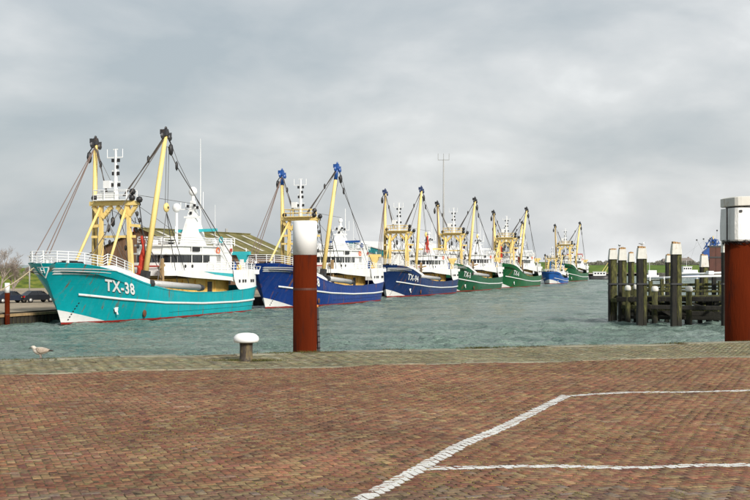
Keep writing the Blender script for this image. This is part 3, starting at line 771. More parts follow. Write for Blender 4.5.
    if spec.get('belt'):
        mb = MB(); pts = [Vector((*p, 0)) for p in pw]
        mb2 = [Vector((p.x-.0, p.y, 0)) for p in pts]
    # visor, roof, roof rail
    MB().prism(plan(15.3, 26.3, 3.05, 2.2, 8), 7.08*k, 7.24*k).build('window_visor', W, root)
    MB().prism(plan(15.5, 26.2, 3.0, 2.1, 8), 8.005*k, 8.2*k).build('wheelhouse_roof', W, root)
    rr_ = [(x, y, 8.2*k) for x, y in plan(15.9, 26, 2.75, 2.0, 8)]
    railing('roof_rail', rr_, .85*k, M['whitefar'], 3, 1.0, .045*k)
    MB().box(P(19.4,2.0,7.45), P(21.2,2.98,7.93)).build('name_board', M['black'], root)
    # equipment on the roof
    g = MB(); g.box(P(17.2,-1.9,8.2), P(18.3,-.8,8.75)); g.build('roof_locker', M['whitefar'], root)
    MB().tube([P(18.8,1.2,8.2), P(18.8,1.2,10.3)], .07*k, 5).build('roof_aerial', M['whitefar'], root); MB().lathe(P(20.4,-1.6,8.2), [(.1,0),(.1,.45),(.3,.5),(.32,.75),(.1,.9)], 9).build('compass_dome', M['whitefar'], root)
    for w_ in (-1.9, 1.8):
        g = MB(); g.box(P(16.8,w_-.3,8.2), P(17.0,w_+.3,8.7)); g.build('search_light', M['black'], root)
    # aft casing beside the funnel, with rails and life rafts
    MB().box(P(26.4,-2.7,5.285), P(29.2,2.7,7.35)).build('aft_casing', W, root)
    MB().box(P(27.2,1.3,7.352), P(29.3,2.75,9.0)).build('funnel', W, root)
    MB().box(P(27.2,-2.75,7.352), P(29.3,-1.3,9.0)).build('funnel', W, root)
    railing('casing_rail', [P(25.9,2.9,8.2), P(27.3,2.9,8.2), P(28.6,2.9,8.2), P(29.5,2.9,8.2), P(29.5,0,8.2), P(29.5,-2.9,8.2)], .9*k, M['whitefar'], 3, .8, .05*k)
    for s_ in (25.0, 26.7):
        MB().tube([P(s_,2.5,8.65), P(s_+1.2,2.5,8.65)], .30*k, 10).build('life_raft', M['whitefar'], root, True)
    for s_, z in ((26.1,8.9),(25.4,7.6)):
        ring = [P(s_+.34*math.cos(t_), 2.95, z+.34*math.sin(t_)) for t_ in np.linspace(0, 6.283, 13)]
        MB().tube(ring, .07*k, 5, False).build('lifebuoy', spec.get('trim', M['teal']) if z > 8 else mat('lifebuoy_orange', (.8,.15,.03), .6), root, True)
    # small flag
    MB().box(P(28.4,2.9,7.5), P(28.9,2.93,7.9)).build('flag', M['redp'], root)
    # radar tower
    tw = MB(); s_c = 24.6; P0 = P; tsc = 1.0 if det > 1 and spec.get('belt') else .70
    def P(s_, w_, h_): return P0(s_, w_, h_ if h_ < 8.2 else 8.2+(h_-8.2)*tsc)
    for (z0_, z1_, a0, a1) in ((8.2,9.7,1.15,.95),(9.7,12.3,.95,.38),(12.3,13.6,.34,.24)):
        tw.add([P(s_c-a0,-a0,z0_),P(s_c-a0,a0,z0_),P(s_c+a0,a0,z0_),P(s_c+a0,-a0,z0_),P(s_c-a1,-a1,z1_),P(s_c-a1,a1,z1_),P(s_c+a1,a1,z1_),P(s_c+a1,-a1,z1_)],
               [(0,1,2,3),(4,7,6,5),(0,4,5,1),(1,5,6,2),(2,6,7,3),(3,7,4,0)])
    tower = tw.build('radar_tower', W, root)
    g = MB(); g.beam(P(s_c,-2.4,9.95), P(s_c,3.2,10.05), .42*k, .34*k); g.build('yard_arm', spec.get('trim', M['teal']), tower)
    g = MB(); g.beam(P(s_c-.3,-1.6,12.55), P(s_c-.3,1.6,12.6), .12*k, .12*k); g.beam(P(s_c-.5,-.9,11.6), P(s_c-.5,1.3,11.6), .18*k, .22*k)
    for w_ in (-1.5,-.8,1.0,1.55): g.tube([P(s_c-.3,w_,12.5), P(s_c-.3,w_,13.4 if w_ != 1.55 else 14.6)], .045*k, 4)
    g.build('radar_scanner', M['whitefar'], tower)
    g = MB()
    for w_, z in ((.5,13.0),(-.4,12.9),(.0,12.1),(.9,12.75)):
        g = MB(); g.obox(P(s_c-.5,w_,z), (.12,0,0),(0,.12,0),(0,0,.16)); g.build('navigation_light', M['black'], tower)
    MB().lathe(P(s_c,0,13.6), [(.2*k,0),(.2*k,.6*k)], 8).build('dome_stand', M['whitefar'], tower)
    MB().ball(P(s_c,0,14.7), (.52 if spec.get('belt') else .36)*k, 14, (1,1,1.1)).build('satellite_dome', M['whitefar'], root, True)
    P = P0
    if spec.get('belt'): MB().tube([P(21.6,-.4,8.2), P(21.6,-.4,12.0)], .17*k, 8).build('dome_pole', M['whitefar'], root)
    if spec.get('belt'): MB().ball(P(21.6,-.4,12.6), .50*k, 14, (1,1,1.1)).build('satellite_dome', M['whitefar'], root, True)
    ant = spec.get('antenna', (21.2, 9.5))
    MB().tube([P(26.0,.2,8.2), P(26.0,.2,8.2+ant[0]*.5), P(26.0,.2,ant[0])], [.07*k,.05*k,.022*k], 5).build('whip_antenna', M['whitefar'], root)
    MB().tube([P(30.2,-.2,5.3), P(30.2,-.2,13.4)], [.04*k,.02*k], 4).build('whip_antenna', M['whitefar'], root)
    # stern gantry
    tr = spec.get('stern', M['teal'])
    g = MB(); g.beam(P(31.6,-3.4,7.35), P(31.6,3.9,7.35), .55*k, .42*k)
    for w_ in (-2.4, 2.9):
        g.add([P(31.3,w_-.75,7.15),P(31.3,w_+.75,7.15),P(31.9,w_+.75,7.15),P(31.9,w_-.75,7.15),P(31.4,w_-.3,6.2),P(31.4,w_+.3,6.2),P(31.8,w_+.3,6.2),P(31.8,w_-.3,6.2)], [(0,1,2,3),(4,7,6,5),(0,4,5,1),(1,5,6,2),(2,6,7,3),(3,7,4,0)])
    g.build('stern_gantry', tr, root)
    g = MB()
    for w_ in (-2.4, 2.9): MB().beam(P(31.6,w_,5.1), P(31.6,w_,6.6), .55*k, .5*k).build('gantry_leg', Yl if spec.get('ysleg') else W, root)
    # stern rail
    rp = []
    for x in np.linspace(29.6*fx, H.aft(3*k)-.35, 10): rp.append((x, -max(H.hb(x, H.zt(x))-.3, .1), 5.1*k-.12*k*max(0,(x/fx-32))))
    rp += [(x, -y, z) for x, y, z in rp[::-1]]
    railing('stern_rail', rp, 1.0*k, M['whitefar'], 4, .9, .045*k)
    MB().tube([P(33.2,2.7,5.1), P(33.4,2.4,8.0)], .06, 5).build('davit', M['whitefar'], root)
    if det > 1:
        MB().lathe(P(29.9,2.6,5.28), [(.3,0),(.34,.4),(.3,.95),(.1,1.15)], 10).build('deck_vent', M['blue'], root, True)
        MB().lathe(P(30.9,2.7,5.12), [(.3,0),(.42,.35),(.3,.75)], 9).build('deck_buoy', M['ochre'], root, True)
    # tyre fenders at the stern
    return root

T = M['teal']; Bk = M['black']
gname = 'beam trawlers moored in a row along the quay'
FL = [
 dict(name='turquoise', seed=1, s=0, reg='TX-38', L=37.4, col=(.0,.36,.40), head=M['heel'], label='turquoise beam trawler with TX-38 on the bow, first of the moored row', nets=[(10.2,2.4,9.0,4.3,M['rednet']),(10.0,2.1,5.8,3.9,M['rednet'])], swoosh=T, wplat=1, belt=1, trim=T, stern=T),
 dict(name='royal_blue', seed=2, s=42.1, d=-1.5, L=38.5, gs=1.6, tx=1.7, reg='TX-68', col=(.006,.040,.22), head=M['blue'], headcol=1, label='royal blue beam trawler with blue boom tips behind the tall rusty mooring pile', nets=[], trim=M['blue'], stern=M['yellow'], ysleg=1, antenna=(13,9)),
 dict(name='navy_blue', seed=3, s=94.6, d=.3, k=.95, gs=-2.5, lean=(10.6,3.9,-3.4), hz=(20.9,20.5), reg='TX-94', col=(.008,.032,.13), head=mat('navy_steel', (.02,.035,.10), .5), label='navy blue beam trawler with TX-94 on the bow and a red net by its wheelhouse', nets=[(22,.4,12.4,8.6,M['rednet'])], trim=M['yellow'], stern=M['yellow'], ysleg=1, antenna=(15,9)),
 dict(name='dark_green', seed=4, s=133.5, d=1.2, L=38, gs=-3.2, lean=(10.0,4.4,-4.0), reg='TX-3', col=(.008,.105,.045), head=Bk, label='dark green beam trawler with white forefoot moored behind the navy blue one', nets=[(9.0,-1.9,10.5,5.5,M['rednet']),(9.8,2.2,7.6,4.2,mat('dark_net',(.05,.04,.04),.9,bump=.8,bscale=9))], trim=M['whitefar'], stern=M['yellow'], antenna=(15,9)),
 dict(name='forest_green', seed=5, s=174.0, reg='TX-6', col=(.010,.125,.04), head=Bk, label='green beam trawler with two red nets hung by its gantry, further along the row', nets=[(9.0,-1.5,10.6,5.0,M['rednet']),(10.4,2.7,7.8,4.2,M['rednet'])], trim=M['whitefar'], stern=M['yellow'], antenna=(15,9), det=1),
 dict(name='light_blue', seed=6, s=234, d=-.6, reg='', col=(.02,.12,.42), head=Bk, k=.62, L=17, bk=1.15, label='small blue fishing cutter with a blue net, moored between two green trawlers', nets=[(8.6,-1.0,13.6,5.0,M['bluenet'])], trim=M['blue'], stern=M['yellow'], antenna=(15,9), det=1, beam=False, hz=(14.5,14.0)),
 dict(name='bottle_green', seed=7, s=277, d=4.6, reg='', col=(.010,.12,.045), head=Bk, label='distant green beam trawler, last of the row before the grassy dike', nets=[], trim=M['redp'], stern=M['yellow'], antenna=(15,9), det=1),
 dict(name='second_tier', seed=8, s=228, d=13.5, reg='', col=(.02,.06,.2), head=Bk, label='beam trawler in the second tier whose yellow booms rise behind the green trawler', nets=[], trim=M['whitefar'], stern=M['yellow'], antenna=(15,9), det=1, hz=(18.6,18.3)),
]
for s_ in FL: trawler(s_)
# mooring lines of the first boat
def mline(a, b_, sag, r_, mt, label, cat='mooring rope'):
    a = Vector(a); b_ = Vector(b_); n = 14
    pts = [a.lerp(b_, i/n)-Vector((0,0,sag*4*(i/n)*(1-i/n))) for i in range(n+1)]
    o = MB().tube(pts, r_, 5).build('mooring_rope', mt, None, True); tag(o, label, cat)
a = Vector(row(-2.2, 1.2)); a.z = 5.9
mline(a, (PX(-14,100), 100, 3.1), .35, .05, M['rope'], 'pale mooring rope running from the turquoise bow past the parked cars')

# ------------------------------------------------------------------ sheds on the far quay
def shed_frame(t, d): p = row(t, d); return Vector((p[0], p[1], 0))
M['roofmoss'] = ground_mat('mossy_roof_sheet', (.085,.080,.028), (.235,.205,.090), .35, (.150,.135,.052), bs=2)
M['skylight'] = mat('roof_skylight', (.52,.50,.42), .5, grime=.6, gcol=(.25,.24,.14), gscale=.4, var=.1)
M['brownwall'] = mat('brown_wall_boards', (.17,.095,.055), .85, var=.3, gscale=.4, stretch=(1,1,.2), grime=.3, gcol=(.07,.045,.03))
M['paleroof'] = mat('pale_roof_sheet', (.70,.70,.68), .6, var=.08, gscale=.2)
M['tealwall'] = mat('teal_wall_board', (.03,.25,.27), .5, var=.15)
sh = thing('brown_shed', 'brown boarded shed with a mossy green roof and pale skylight strips behind the turquoise trawler', 'shed', (0,0,0))
t0, t1, dE, dR, dL = 68.5, 107, 24.6, 34.4, 44.2
eh, rh = 7.9, 11.9
def up(v, z): return Vector((v.x, v.y, z))
for (pts) in ([(t0,dE),(t1,dE)], [(t0,dL),(t1,dL)]):
    n = 22
    for i in range(n):
        a = shed_frame(pts[0][0]+(t1-t0)*i/n+.04, pts[0][1]); b_ = shed_frame(pts[0][0]+(t1-t0)*(i+1)/n-.04, pts[0][1])
        m_ = MB(); m_.beam(up(a,(QH+eh)/2), up(b_,(QH+eh)/2), .16, eh-QH); m_.build('wall_panel', M['brownwall'], sh)
for t_ in (t0, t1):          # gable ends, board by board
    n = 20
    for i in range(n):
        d0 = dE+(dL-dE)*i/n+.04; d1 = dE+(dL-dE)*(i+1)/n-.04
        def hh(d): return eh+(rh-eh)*(1-abs(d-dR)/(dR-dE))
        a = shed_frame(t_, d0); b_ = shed_frame(t_, d1); th = A*.08
        m_ = MB(); m_.v = [tuple(up(p, z)+s_*th) for s_ in (-1,1) for p, z in ((a,QH-.2),(b_,QH-.2),(b_,hh(d1)-.05),(a,hh(d0)-.05))]
        m_.f = [(0,1,2,3),(7,6,5,4),(0,4,5,1),(1,5,6,2),(2,6,7,3),(3,7,4,0)]; m_.build('wall_board', M['brownwall'], sh)
n = 26
for side_, dd in ((0, dE-.9), (1, dL+.9)):
    for i in range(n):
        a0 = t0-.8+(t1-t0+1.6)*i/n; a1 = t0-.8+(t1-t0+1.6)*(i+1)/n
        skyl = side_ == 0 and i % 4 == 2
        zE = eh-.35; m_ = MB()
        pr = []
        for q in range(5):
            a_ = a0+(a1-a0)*q/4; lift = .05 if q % 2 else 0
            pr.append((a_, lift))
        for a_, lf in pr:
            for (d_, z_) in ((dR, rh+.05), (dd, zE)):
                p = shed_frame(a_, d_); m_.v.append((p.x, p.y, z_+lf+.0)); 
        for q in range(4): b0 = 2*q; m_.f.append((b0, b0+1, b0+3, b0+2) )
        m_.build('roof_panel', M['roofmoss'], sh)
        if skyl:
            m2 = MB()
            for a_ in (a0+.15, a1-.15):
                for fr_ in (.10, .82):
                    d_ = dR+(dd-dR)*fr_; z_ = rh+.05+(zE-rh-.05)*fr_; p = shed_frame(a_, d_); m2.v.append((p.x, p.y, z_+.10))
            m2.f = [(0,1,3,2)]; m2.build('skylight', M['skylight'], sh)
m_ = MB(); a = shed_frame(t0-.8, dR); b_ = shed_frame(t1+.8, dR); m_.beam(up(a, rh+.15), up(b_, rh+.15), .5, .16); m_.build('ridge_cap', M['roofmoss'], sh)
g_ = MB(); p = shed_frame(98, dR); g_.tube([up(p, rh+.2), up(p, rh+.9)], .25, 8); g_.build('roof_vent', M['grey'], sh)

# pale shed behind the second trawler
def px_wall(name, xL, xR, Z0, Z1, z0_, z1_, m, parent, dep=14):
    a = Vector((PX(xL,Z0), Z0, 0)); b_ = Vector((PX(xR,Z1), Z1, 0)); d = (b_-a).normalized(); nn = Vector((-d.y, d.x, 0))
    return a, b_, nn
ps = thing('pale_shed', 'large pale shed with teal gable boards behind the royal blue trawler', 'shed', (0,0,0))
Zs = 250.0
ga = Vector((PX(322,Zs), Zs, 0)); gb = Vector((PX(391,Zs-8), Zs-8, 0)); gd = (gb-ga); nn = Vector((-gd.y, gd.x, 0)).normalized(); dep = 55
def gp(u, v, z): p = ga+gd*u+nn*v; return (p.x, p.y, z)
pk = PZ(241.5, Zs); ev = PZ(253, Zs)
n = 12
for i in range(n):
    u0, u1 = i/n+.003, (i+1)/n-.003
    def hz_(u): return ev+(pk-ev)*(1-abs(u-.4)/(.4 if u < .4 else .6))
    m_ = MB(); m_.v = [gp(u0,0,QH-.2), gp(u1,0,QH-.2), gp(u1,0,hz_(u1)-.3), gp(u0,0,hz_(u0)-.3), gp(u0,.2,QH-.2), gp(u1,.2,QH-.2), gp(u1,.2,hz_(u1)-.3), gp(u0,.2,hz_(u0)-.3)]
    m_.f = [(0,1,2,3),(7,6,5,4),(0,4,5,1),(1,5,6,2),(2,6,7,3),(3,7,4,0)]; m_.build('wall_panel', M['paleroof'], ps)
    m_ = MB(); m_.v = [gp(u0,-.25,hz_(u0)-1.15), gp(u1,-.25,hz_(u1)-1.15), gp(u1,-.25,hz_(u1)), gp(u0,-.25,hz_(u0)), gp(u0,-.05,hz_(u0)-1.15), gp(u1,-.05,hz_(u1)-1.15), gp(u1,-.05,hz_(u1)), gp(u0,-.05,hz_(u0))]
    m_.f = [(0,1,2,3),(7,6,5,4),(0,4,5,1),(1,5,6,2),(2,6,7,3),(3,7,4,0)]; m_.build('gable_board', M['tealwall'], ps)
for (ua, ub) in ((-.02,.4),(.4,1.02)):
    m_ = MB(); za = ev if ua < 0 else pk; zb = pk if ua < 0 else ev
    m_.v = [gp(ua,-.4,za+.02), gp(ub,-.4,zb+.02), gp(ub,dep,zb+.02), gp(ua,dep,za+.02), gp(ua,-.4,za+.2), gp(ub,-.4,zb+.2), gp(ub,dep,zb+.2), gp(ua,dep,za+.2)]
    m_.f = [(0,3,2,1),(4,5,6,7),(0,1,5,4),(1,2,6,5),(2,3,7,6),(3,0,4,7)]; m_.build('roof', M['paleroof'], ps)
m_ = MB(); m_.v = [gp(1,0,QH),gp(1,dep,QH),gp(1,dep,ev),gp(1,0,ev)]; m_.f = [(0,1,2,3)]; m_.build('side_wall', M['paleroof'], ps)
m_ = MB(); m_.v = [gp(0,0,QH),gp(0,dep,QH),gp(0,dep,ev),gp(0,0,ev)]; m_.f = [(3,2,1,0)]; m_.build('side_wall', M['paleroof'], ps)
# fish hall further back: white walls with a teal glazed strip
fh = thing('fish_hall', 'long white hall with a blue green glazed strip behind the navy blue trawler', 'building', (0,0,0))
Z2 = 290.0; x0_, x1_ = PX(360,Z2), PX(432,Z2)
MB().box((x0_,Z2,QH-.2),(x1_,Z2+30,PZ(247,Z2))).build('wall', M['paleroof'], fh)
MB().box((x0_-.6,Z2-.6,PZ(247,Z2)+.003),(x1_+.6,Z2+30.6,PZ(244.5,Z2))).build('roof', M['paleroof'], fh)
M['bluepane'] = mat('blue_green_glazing', (.05,.25,.33), .15, var=.4, gscale=.3)
for i in range(14):
    a = x0_+.5+(x1_-x0_-1)*i/14; MB().box((a+.1,Z2-.08,PZ(265,Z2)),(a+(x1_-x0_)/14-.15,Z2-.003,PZ(256,Z2))).build('window', M['bluepane'], fh)

# ------------------------------------------------------------------ far quay steel piles and pier posts at the frame's left
M['rustsmooth'] = mat('rusty_steel', (.085,.024,.013), .62, var=.30, gscale=.5, stretch=(1,1,.35), grime=.5, gcol=(.045,.016,.012), thr=.55, bump=.25, bscale=14)
M['rustpatch'] = mat('rusty_steel_coat', (.095,.014,.0035), .9, var=.30, gscale=1.3, stretch=(1,1,.18), grime=.8, gcol=(.030,.010,.007), thr=.52, bump=.3, bscale=18, spec=.04)
M['capwhite'] = mat('chalky_white_paint', (.86,.86,.845), .6, var=.04, grime=.30, gcol=(.46,.36,.24), gscale=.9, thr=.61)
def steel_pile(label, x, y, r_, z0_, zsplit, ztop, n=28, name='mooring_pile', group=None):
    t_ = thing(name, label, 'mooring pile', (x, y, 0), 0, group)
    MB().lathe((0,0,0), [(r_,z0_),(r_,zsplit)], n).build('steel_tube', M['rustpatch'], t_, True)
    for z in np.arange(max(z0_, -.2)+1.3, zsplit, 2.1):     # weld seams
        MB().lathe((0,0,z), [(r_+.0005,-.03),(r_+.003,-.010),(r_+.003,.010),(r_+.0005,.03)], n).build('weld_seam', M['rustsmooth'], t_)
    MB().lathe((0,0,0), [(r_+.004,zsplit-.012),(r_+.004,ztop-.02),(r_-.02,ztop),(.0,ztop+.0)], n).build('white_cap', M['capwhite'], t_, True)
    return t_
Zp = 106.5
steel_pile('slim rusty mooring pile with a white top at the corner of the far quay', PX(7.3,Zp), Zp, .24, -1.5, PZ(292.5,Zp), PZ(283,Zp), 14)

# ------------------------------------------------------------------ parked cars
def car(label, x, y, rz, col, kind='sedan'):
    t_ = thing('parked_car' if kind != 'van' else 'parked_van', label, 'car' if kind != 'van' else 'van', (x, y, QH), rz)
    pm = mat('car_paint_'+label[:8].strip().replace(' ','_'), col, .25, var=.05)
    if kind == 'van': prof = [(-2.4,.35),(-2.42,1.0),(-2.3,1.95),(-2.1,2.05),(.9,2.05),(1.7,1.25),(2.4,1.0),(2.45,.35)]; roofline = None
    else: prof = [(-2.2,.35),(-2.25,.62),(-2.15,.92),(-1.6,.98),(1.0,.95),(1.9,.80),(2.22,.6),(2.25,.33)]
    # body: profile swept over the width with tucked-in sides
    def sweep(prof, ys_):
        m_ = MB(); n_ = len(prof)
        for yy, inset in ys_:
            for (a, z) in prof: m_.v.append((a*(1-inset*.03), yy, z-(inset*.02 if z > .6 else 0)))
        for j in range(len(ys_)-1):
            for i in range(n_):
                i2 = (i+1) % n_; m_.f.append((j*n_+i, j*n_+i2, (j+1)*n_+i2, (j+1)*n_+i))
        m_.f.append(tuple(range(n_))); m_.f.append(tuple((len(ys_)-1)*n_+i for i in range(n_))[::-1]); return m_
    sweep(prof, [(-.86,1),(-.82,0),(.82,0),(.86,1)]).build('body', pm, t_)
    if kind != 'van':
        cab = MB(); lo = [(-1.75,.95),(1.05,.93)]; 
        cab.v = [(-1.75,-.78,.95),(1.1,-.78,.94),(.35,-.60,1.41),(-1.0,-.60,1.43),(-1.75,.78,.95),(1.1,.78,.94),(.35,.60,1.41),(-1.0,.60,1.43)]
        cab.f = [(0,1,2,3),(7,6,5,4),(0,3,7,4),(1,5,6,2),(3,2,6,7),(0,4,5,1)]
        cab.build('cabin', M['glass'], t_)
        MB().box((-1.02,-.60,1.415),(.37,.60,1.455)).build('roof', pm, t_)
        for (a, b_) in (((-1.75,.95),(-1.0,1.42)),((.35,1.42),(1.1,.94)),((-.25,.95),(-.25,1.42))):
            for sy in (-1,1): MB().beam((a[0],sy*.785,a[1]),(b_[0],sy*.605,b_[1]),.07,.05).build('pillar', pm, t_)
    else:
        MB().box((-2.38,-.6,1.15),(-2.33,.6,1.75)).build('rear_window', M['glass'], t_)
        MB().add([(.95,-.7,1.98),(.95,.7,1.98),(1.66,.76,1.31),(1.66,-.76,1.31)], [(0,1,2,3)]).build('windscreen', M['glass'], t_)
    for sy in (-1,1):
        for a in (-1.4, 1.38):
            wh = MB(); wh.lathe((0,0,0), [(.33,-.1),(.34,0),(.33,.1)], 16); o = wh.build('wheel', M['rubber'], t_, True); o.location = (a, sy*.80, .33); o.rotation_euler = (R(90),0,0)
            wh = MB(); wh.lathe((0,0,0), [(.2,-.105),(.2,.105)], 12); h = wh.build('rim', M['silver'], o, True)
        MB().box((-2.27,sy*.84,.66),(-2.16,sy*.52,.86)).build('tail_light', mat('tail_light_red', (.5,.01,.01), .3), t_)
        MB().box((2.2,sy*.8,.55),(2.1,sy*.5,.7)).build('headlight', M['silver'], t_)
    MB().box((-2.31,-.85,.36),(-2.2,.85,.55)).build('bumper', M['rubber'], t_)
    MB().box((-2.30,-.26,.66),(-2.24,.26,.77)).build('number_plate', mat('plate_yellow', (.6,.42,.05), .5), t_)
    return t_
Zc = 136.0
car('black saloon car with a red tail light parked under the turquoise bow', PX(37,Zc), Zc, R(49), (.018,.020,.026))
car('dark blue saloon car parked between the grey van and the black car', PX(13,Zc-1), Zc-2, R(46), (.02,.026,.045))
car('pale grey van parked at the left end of the car row', PX(-9,Zc), Zc-2, R(60), (.42,.44,.45), 'van')
# lamp post behind the cars
pl_ = thing('lamp_post', 'thin grey post standing in the grass behind the black car', 'post', (PX(29.5,158), 158, 1.5))
MB().tube([(0,0,0),(0,0,5.6)], [.11,.07], 8).build('pole', M['grey'], pl_, True)
MB().obox((.0,-.1,5.62), (.2,0,0),(0,.16,0),(0,0,.08)).build('lamp_head', M['grey'], pl_)

# ------------------------------------------------------------------ bare trees and bushes at the left
M['bark'] = mat('bare_twigs', (.30,.25,.21), .9, var=.3)
def bare_tree(label, x, y, z, h, seed, spread=.55, group=None):
    r = random.Random(seed); t_ = thing('bare_tree', label, 'tree', (x, y, z), r.uniform(0,6), group)
    tr = MB(); cr_ = MB()
    def grow(p, d, L, rad, lev):
        n = 4; pts = [p]; q = p.copy(); dd = d.copy()
        for i in range(n):
            dd = (dd+Vector((r.uniform(-1,1), r.uniform(-1,1), r.uniform(-.2,.6)))*.16).normalized(); q = q+dd*L/n; pts.append(q.copy())
        rs = [rad*(1-.5*i/n) for i in range(n+1)]
        (tr if lev == 0 else cr_).tube(pts, rs, 6 if lev < 2 else 3, False)
        if lev >= 5: return
        nb = [7,5,4,4,3][lev]
        for i in range(nb):
            f = r.uniform(.3, 1) if lev else r.uniform(.12, 1)
            j = min(int(f*n), n-1); b0 = pts[j].lerp(pts[j+1], f*n-j)
            an = r.uniform(0, 6.28); sp_ = r.uniform(.5,1.0)*spread/.55
            nd = (dd*1.0+Vector((math.cos(an), math.sin(an), .25))*sp_).normalized()
            grow(b0, nd, L*r.uniform(.5,.74), max(rs[j]*.55, .014), lev+1)
    grow(Vector((0,0,-.2)), Vector((0,0,1)), h*.38, h*.022, 0)
    tr.build('trunk', M['bark'], t_, True); cr_.build('crown', M['bark'], t_)
    return t_
bare_tree('tall bare tree with pale twigs at the edge of the photo behind the dike', PX(1,186), 186, 1.5, 9.6, 3, .62)
bare_tree('bare bushy tree behind the dike, between the tall bare tree and the bow', PX(13,190), 190, 1.3, 9.2, 8, .7)
bare_tree('low bare thorn bush on the dike crest just before the turquoise bow', PX(30,186), 186, 3.6, 3.4, 12, .9)

# ------------------------------------------------------------------ far shore at the right
def far_boat(name, label, cat, x, Z, rz, L, bw, h, hm, cabs, extras=None):
    t_ = thing(name, label, cat, (PX(x,Z), Z, 0), rz)
    m_ = MB(); n = 12; top = []; bot = []
    for i in range(n+1):
        u = i/n; hw = bw/2*(1-max(0,(u-.6)/.4)**2.2)*(.85+.15*min(1,u*6)); m_.v += [(L*(u-.5)*.93, -hw*.85, -.3), (L*(u-.5), -hw, h*(1+.35*max(0,u-.5)**2*4)), (L*(u-.5), hw, h*(1+.35*max(0,u-.5)**2*4)), (L*(u-.5)*.93, hw*.85, -.3)]
    for i in range(n):
        for j in range(3): a = i*4+j; m_.f.append((a, a+4, a+5, a+1))
    m_.f += [(0,1,2,3)]; m_.build('hull', hm, t_, True)
    for nm, a, b_, mt in cabs: MB().box(a, b_).build(nm, mt, t_)
    for nm, pts, rr_, mt in (extras or []): MB().tube(pts, rr_, 5).build(nm, mt, t_)
    return t_
Wf = M['whitefar']; Gl = M['glass']
far_boat('work_barge', 'black work barge with a low white cabin and yellow struts by the grassy dike', 'barge', 600, 425, R(-8), 8.6, 3.6, 1.45, M['black'],
  [('cabin',(-2.6,-1.3,1.4),(2.2,1.3,2.9),Wf),('cabin_roof',(-2.8,-1.45,2.903),(2.4,1.45,3.05),Wf)]+[('window',(-2.2+q*1.1,-1.34,2.1),(-1.5+q*1.1,-1.303,2.6),Gl) for q in range(4)],
  [('strut',[(2.0,0,3.0),(4.5,0,7.4)],.09,M['yellow']),('strut',[(.8,0,3.0),(3.4,0,7.0)],.09,M['yellow']),('rail',[(-4.2,-1.6,2.3),(-2.7,-1.6,2.35)],.05,Wf)])
far_boat('cabin_boat', 'small white cabin boat with a thin mast behind the timber jetty', 'boat', 651.5, 440, R(175), 5.6, 2.4, 1.5, Wf,
  [('cabin',(-1.9,-1.0,1.5),(1.3,1.0,3.5),Wf)]+[('window',(-1.6+q*1.3,-1.04,2.6),(-.6+q*1.3,-1.003,3.2),Gl) for q in range(2)],
  [('mast',[(.8,0,3.5),(.8,0,8.0)],.07,Wf)])
far_boat('blue_launch', 'white wheelhouse launch with a bright blue hull behind the timber jetty', 'boat', 693, 470, R(2), 12.5, 3.6, 1.9, M['blue'],
  [('gunwale',(-6.1,-1.9,1.92),(6.0,1.9,2.35),Wf),('wheelhouse',(-4.6,-1.3,2.36),(-.9,1.3,4.8),Wf),('cabin',(-.9,-1.4,2.36),(1.6,1.4,3.5),Wf),('roof',(-4.8,-1.5,4.803),(-.7,1.5,5.0),Wf)]+[('window',(-4.4+q*.9,-1.34,3.7),(-3.8+q*.9,-1.303,4.4),Gl) for q in range(4)],
  [('mast',[(-2.8,0,5.0),(-2.8,0,7.6)],.07,Wf)])
fq = MB().box((PX(657,500),498,-.5),(PX(682,500),506,1.9)).build('low_wharf', M['stone']); tag(fq, 'low dark wharf between the cabin boat and the blue launch', 'wharf')
# floating dredger with rust tower
Zd = 400.0
dr = thing('dredging_vessel', 'rusty brown dredging vessel with a blue upper frame and floodlight poles behind the jetty', 'vessel', (PX(716,Zd), Zd, 0), R(0))
def dp(x, y, dy=0): return (PX(x,Zd)-PX(716,Zd), dy, PZ(y,Zd))
MB().box((dp(707,250)[0],-1,-.5),(dp(760,250)[0],9,dp(0,276)[2])).build('hull', M['black'], dr)
for i in range(4):
    x0 = 709.5+i*6.3; MB().box((dp(x0,0)[0],0,dp(0,276)[2]+.003),(dp(x0+6,0)[0],3,dp(0,246)[2])).build('side_panel', M['rustsmooth'], dr)
MB().box((dp(708.8,0)[0],-.12,dp(0,247.3)[2]),(dp(735,0)[0],3.1,dp(0,245.6)[2])).build('top_beam', M['heel'], dr)
MB().box((dp(708.8,0)[0],-.2,dp(0,258)[2]),(dp(735,0)[0],-.01,dp(0,256.5)[2])).build('mid_beam', M['heel'], dr)
g = MB(); g.v = [dp(703,262),dp(709.4,259),dp(709.4,247),dp(703.5,252),dp(703,262,2),dp(709.4,259,2),dp(709.4,247,2),dp(703.5,252,2)]; g.f = [(0,1,2,3),(7,6,5,4),(0,4,5,1),(1,5,6,2),(2,6,7,3),(3,7,4,0)]; g.build('blue_chute', M['blue'], dr)
for k_ in range(7):
    xx = 706+k_*1.9; MB().beam(dp(xx,247.5,.5), dp(xx+1.6*(-1)**k_, 238.5+abs(k_-4)*1.2,.5), .3, .3).build('frame_strut', M['blue'], dr)
for a_, b_ in (((704.5,249),(711,239)),((709,240),(719,240)),((711,244),(721,243)),((712,237),(717,247))): MB().beam(dp(*a_,.9), dp(*b_,.9), .34, .34).build('frame_bar', M['blue'], dr)
MB().box(dp(713.2,245,1), dp(717.5,239,2.4)).build('winch_housing', M['blue'], dr)
MB().tube([dp(714,236,1), dp(714,245,1)], .22, 6).build('yellow_post', M['yellow'], dr)
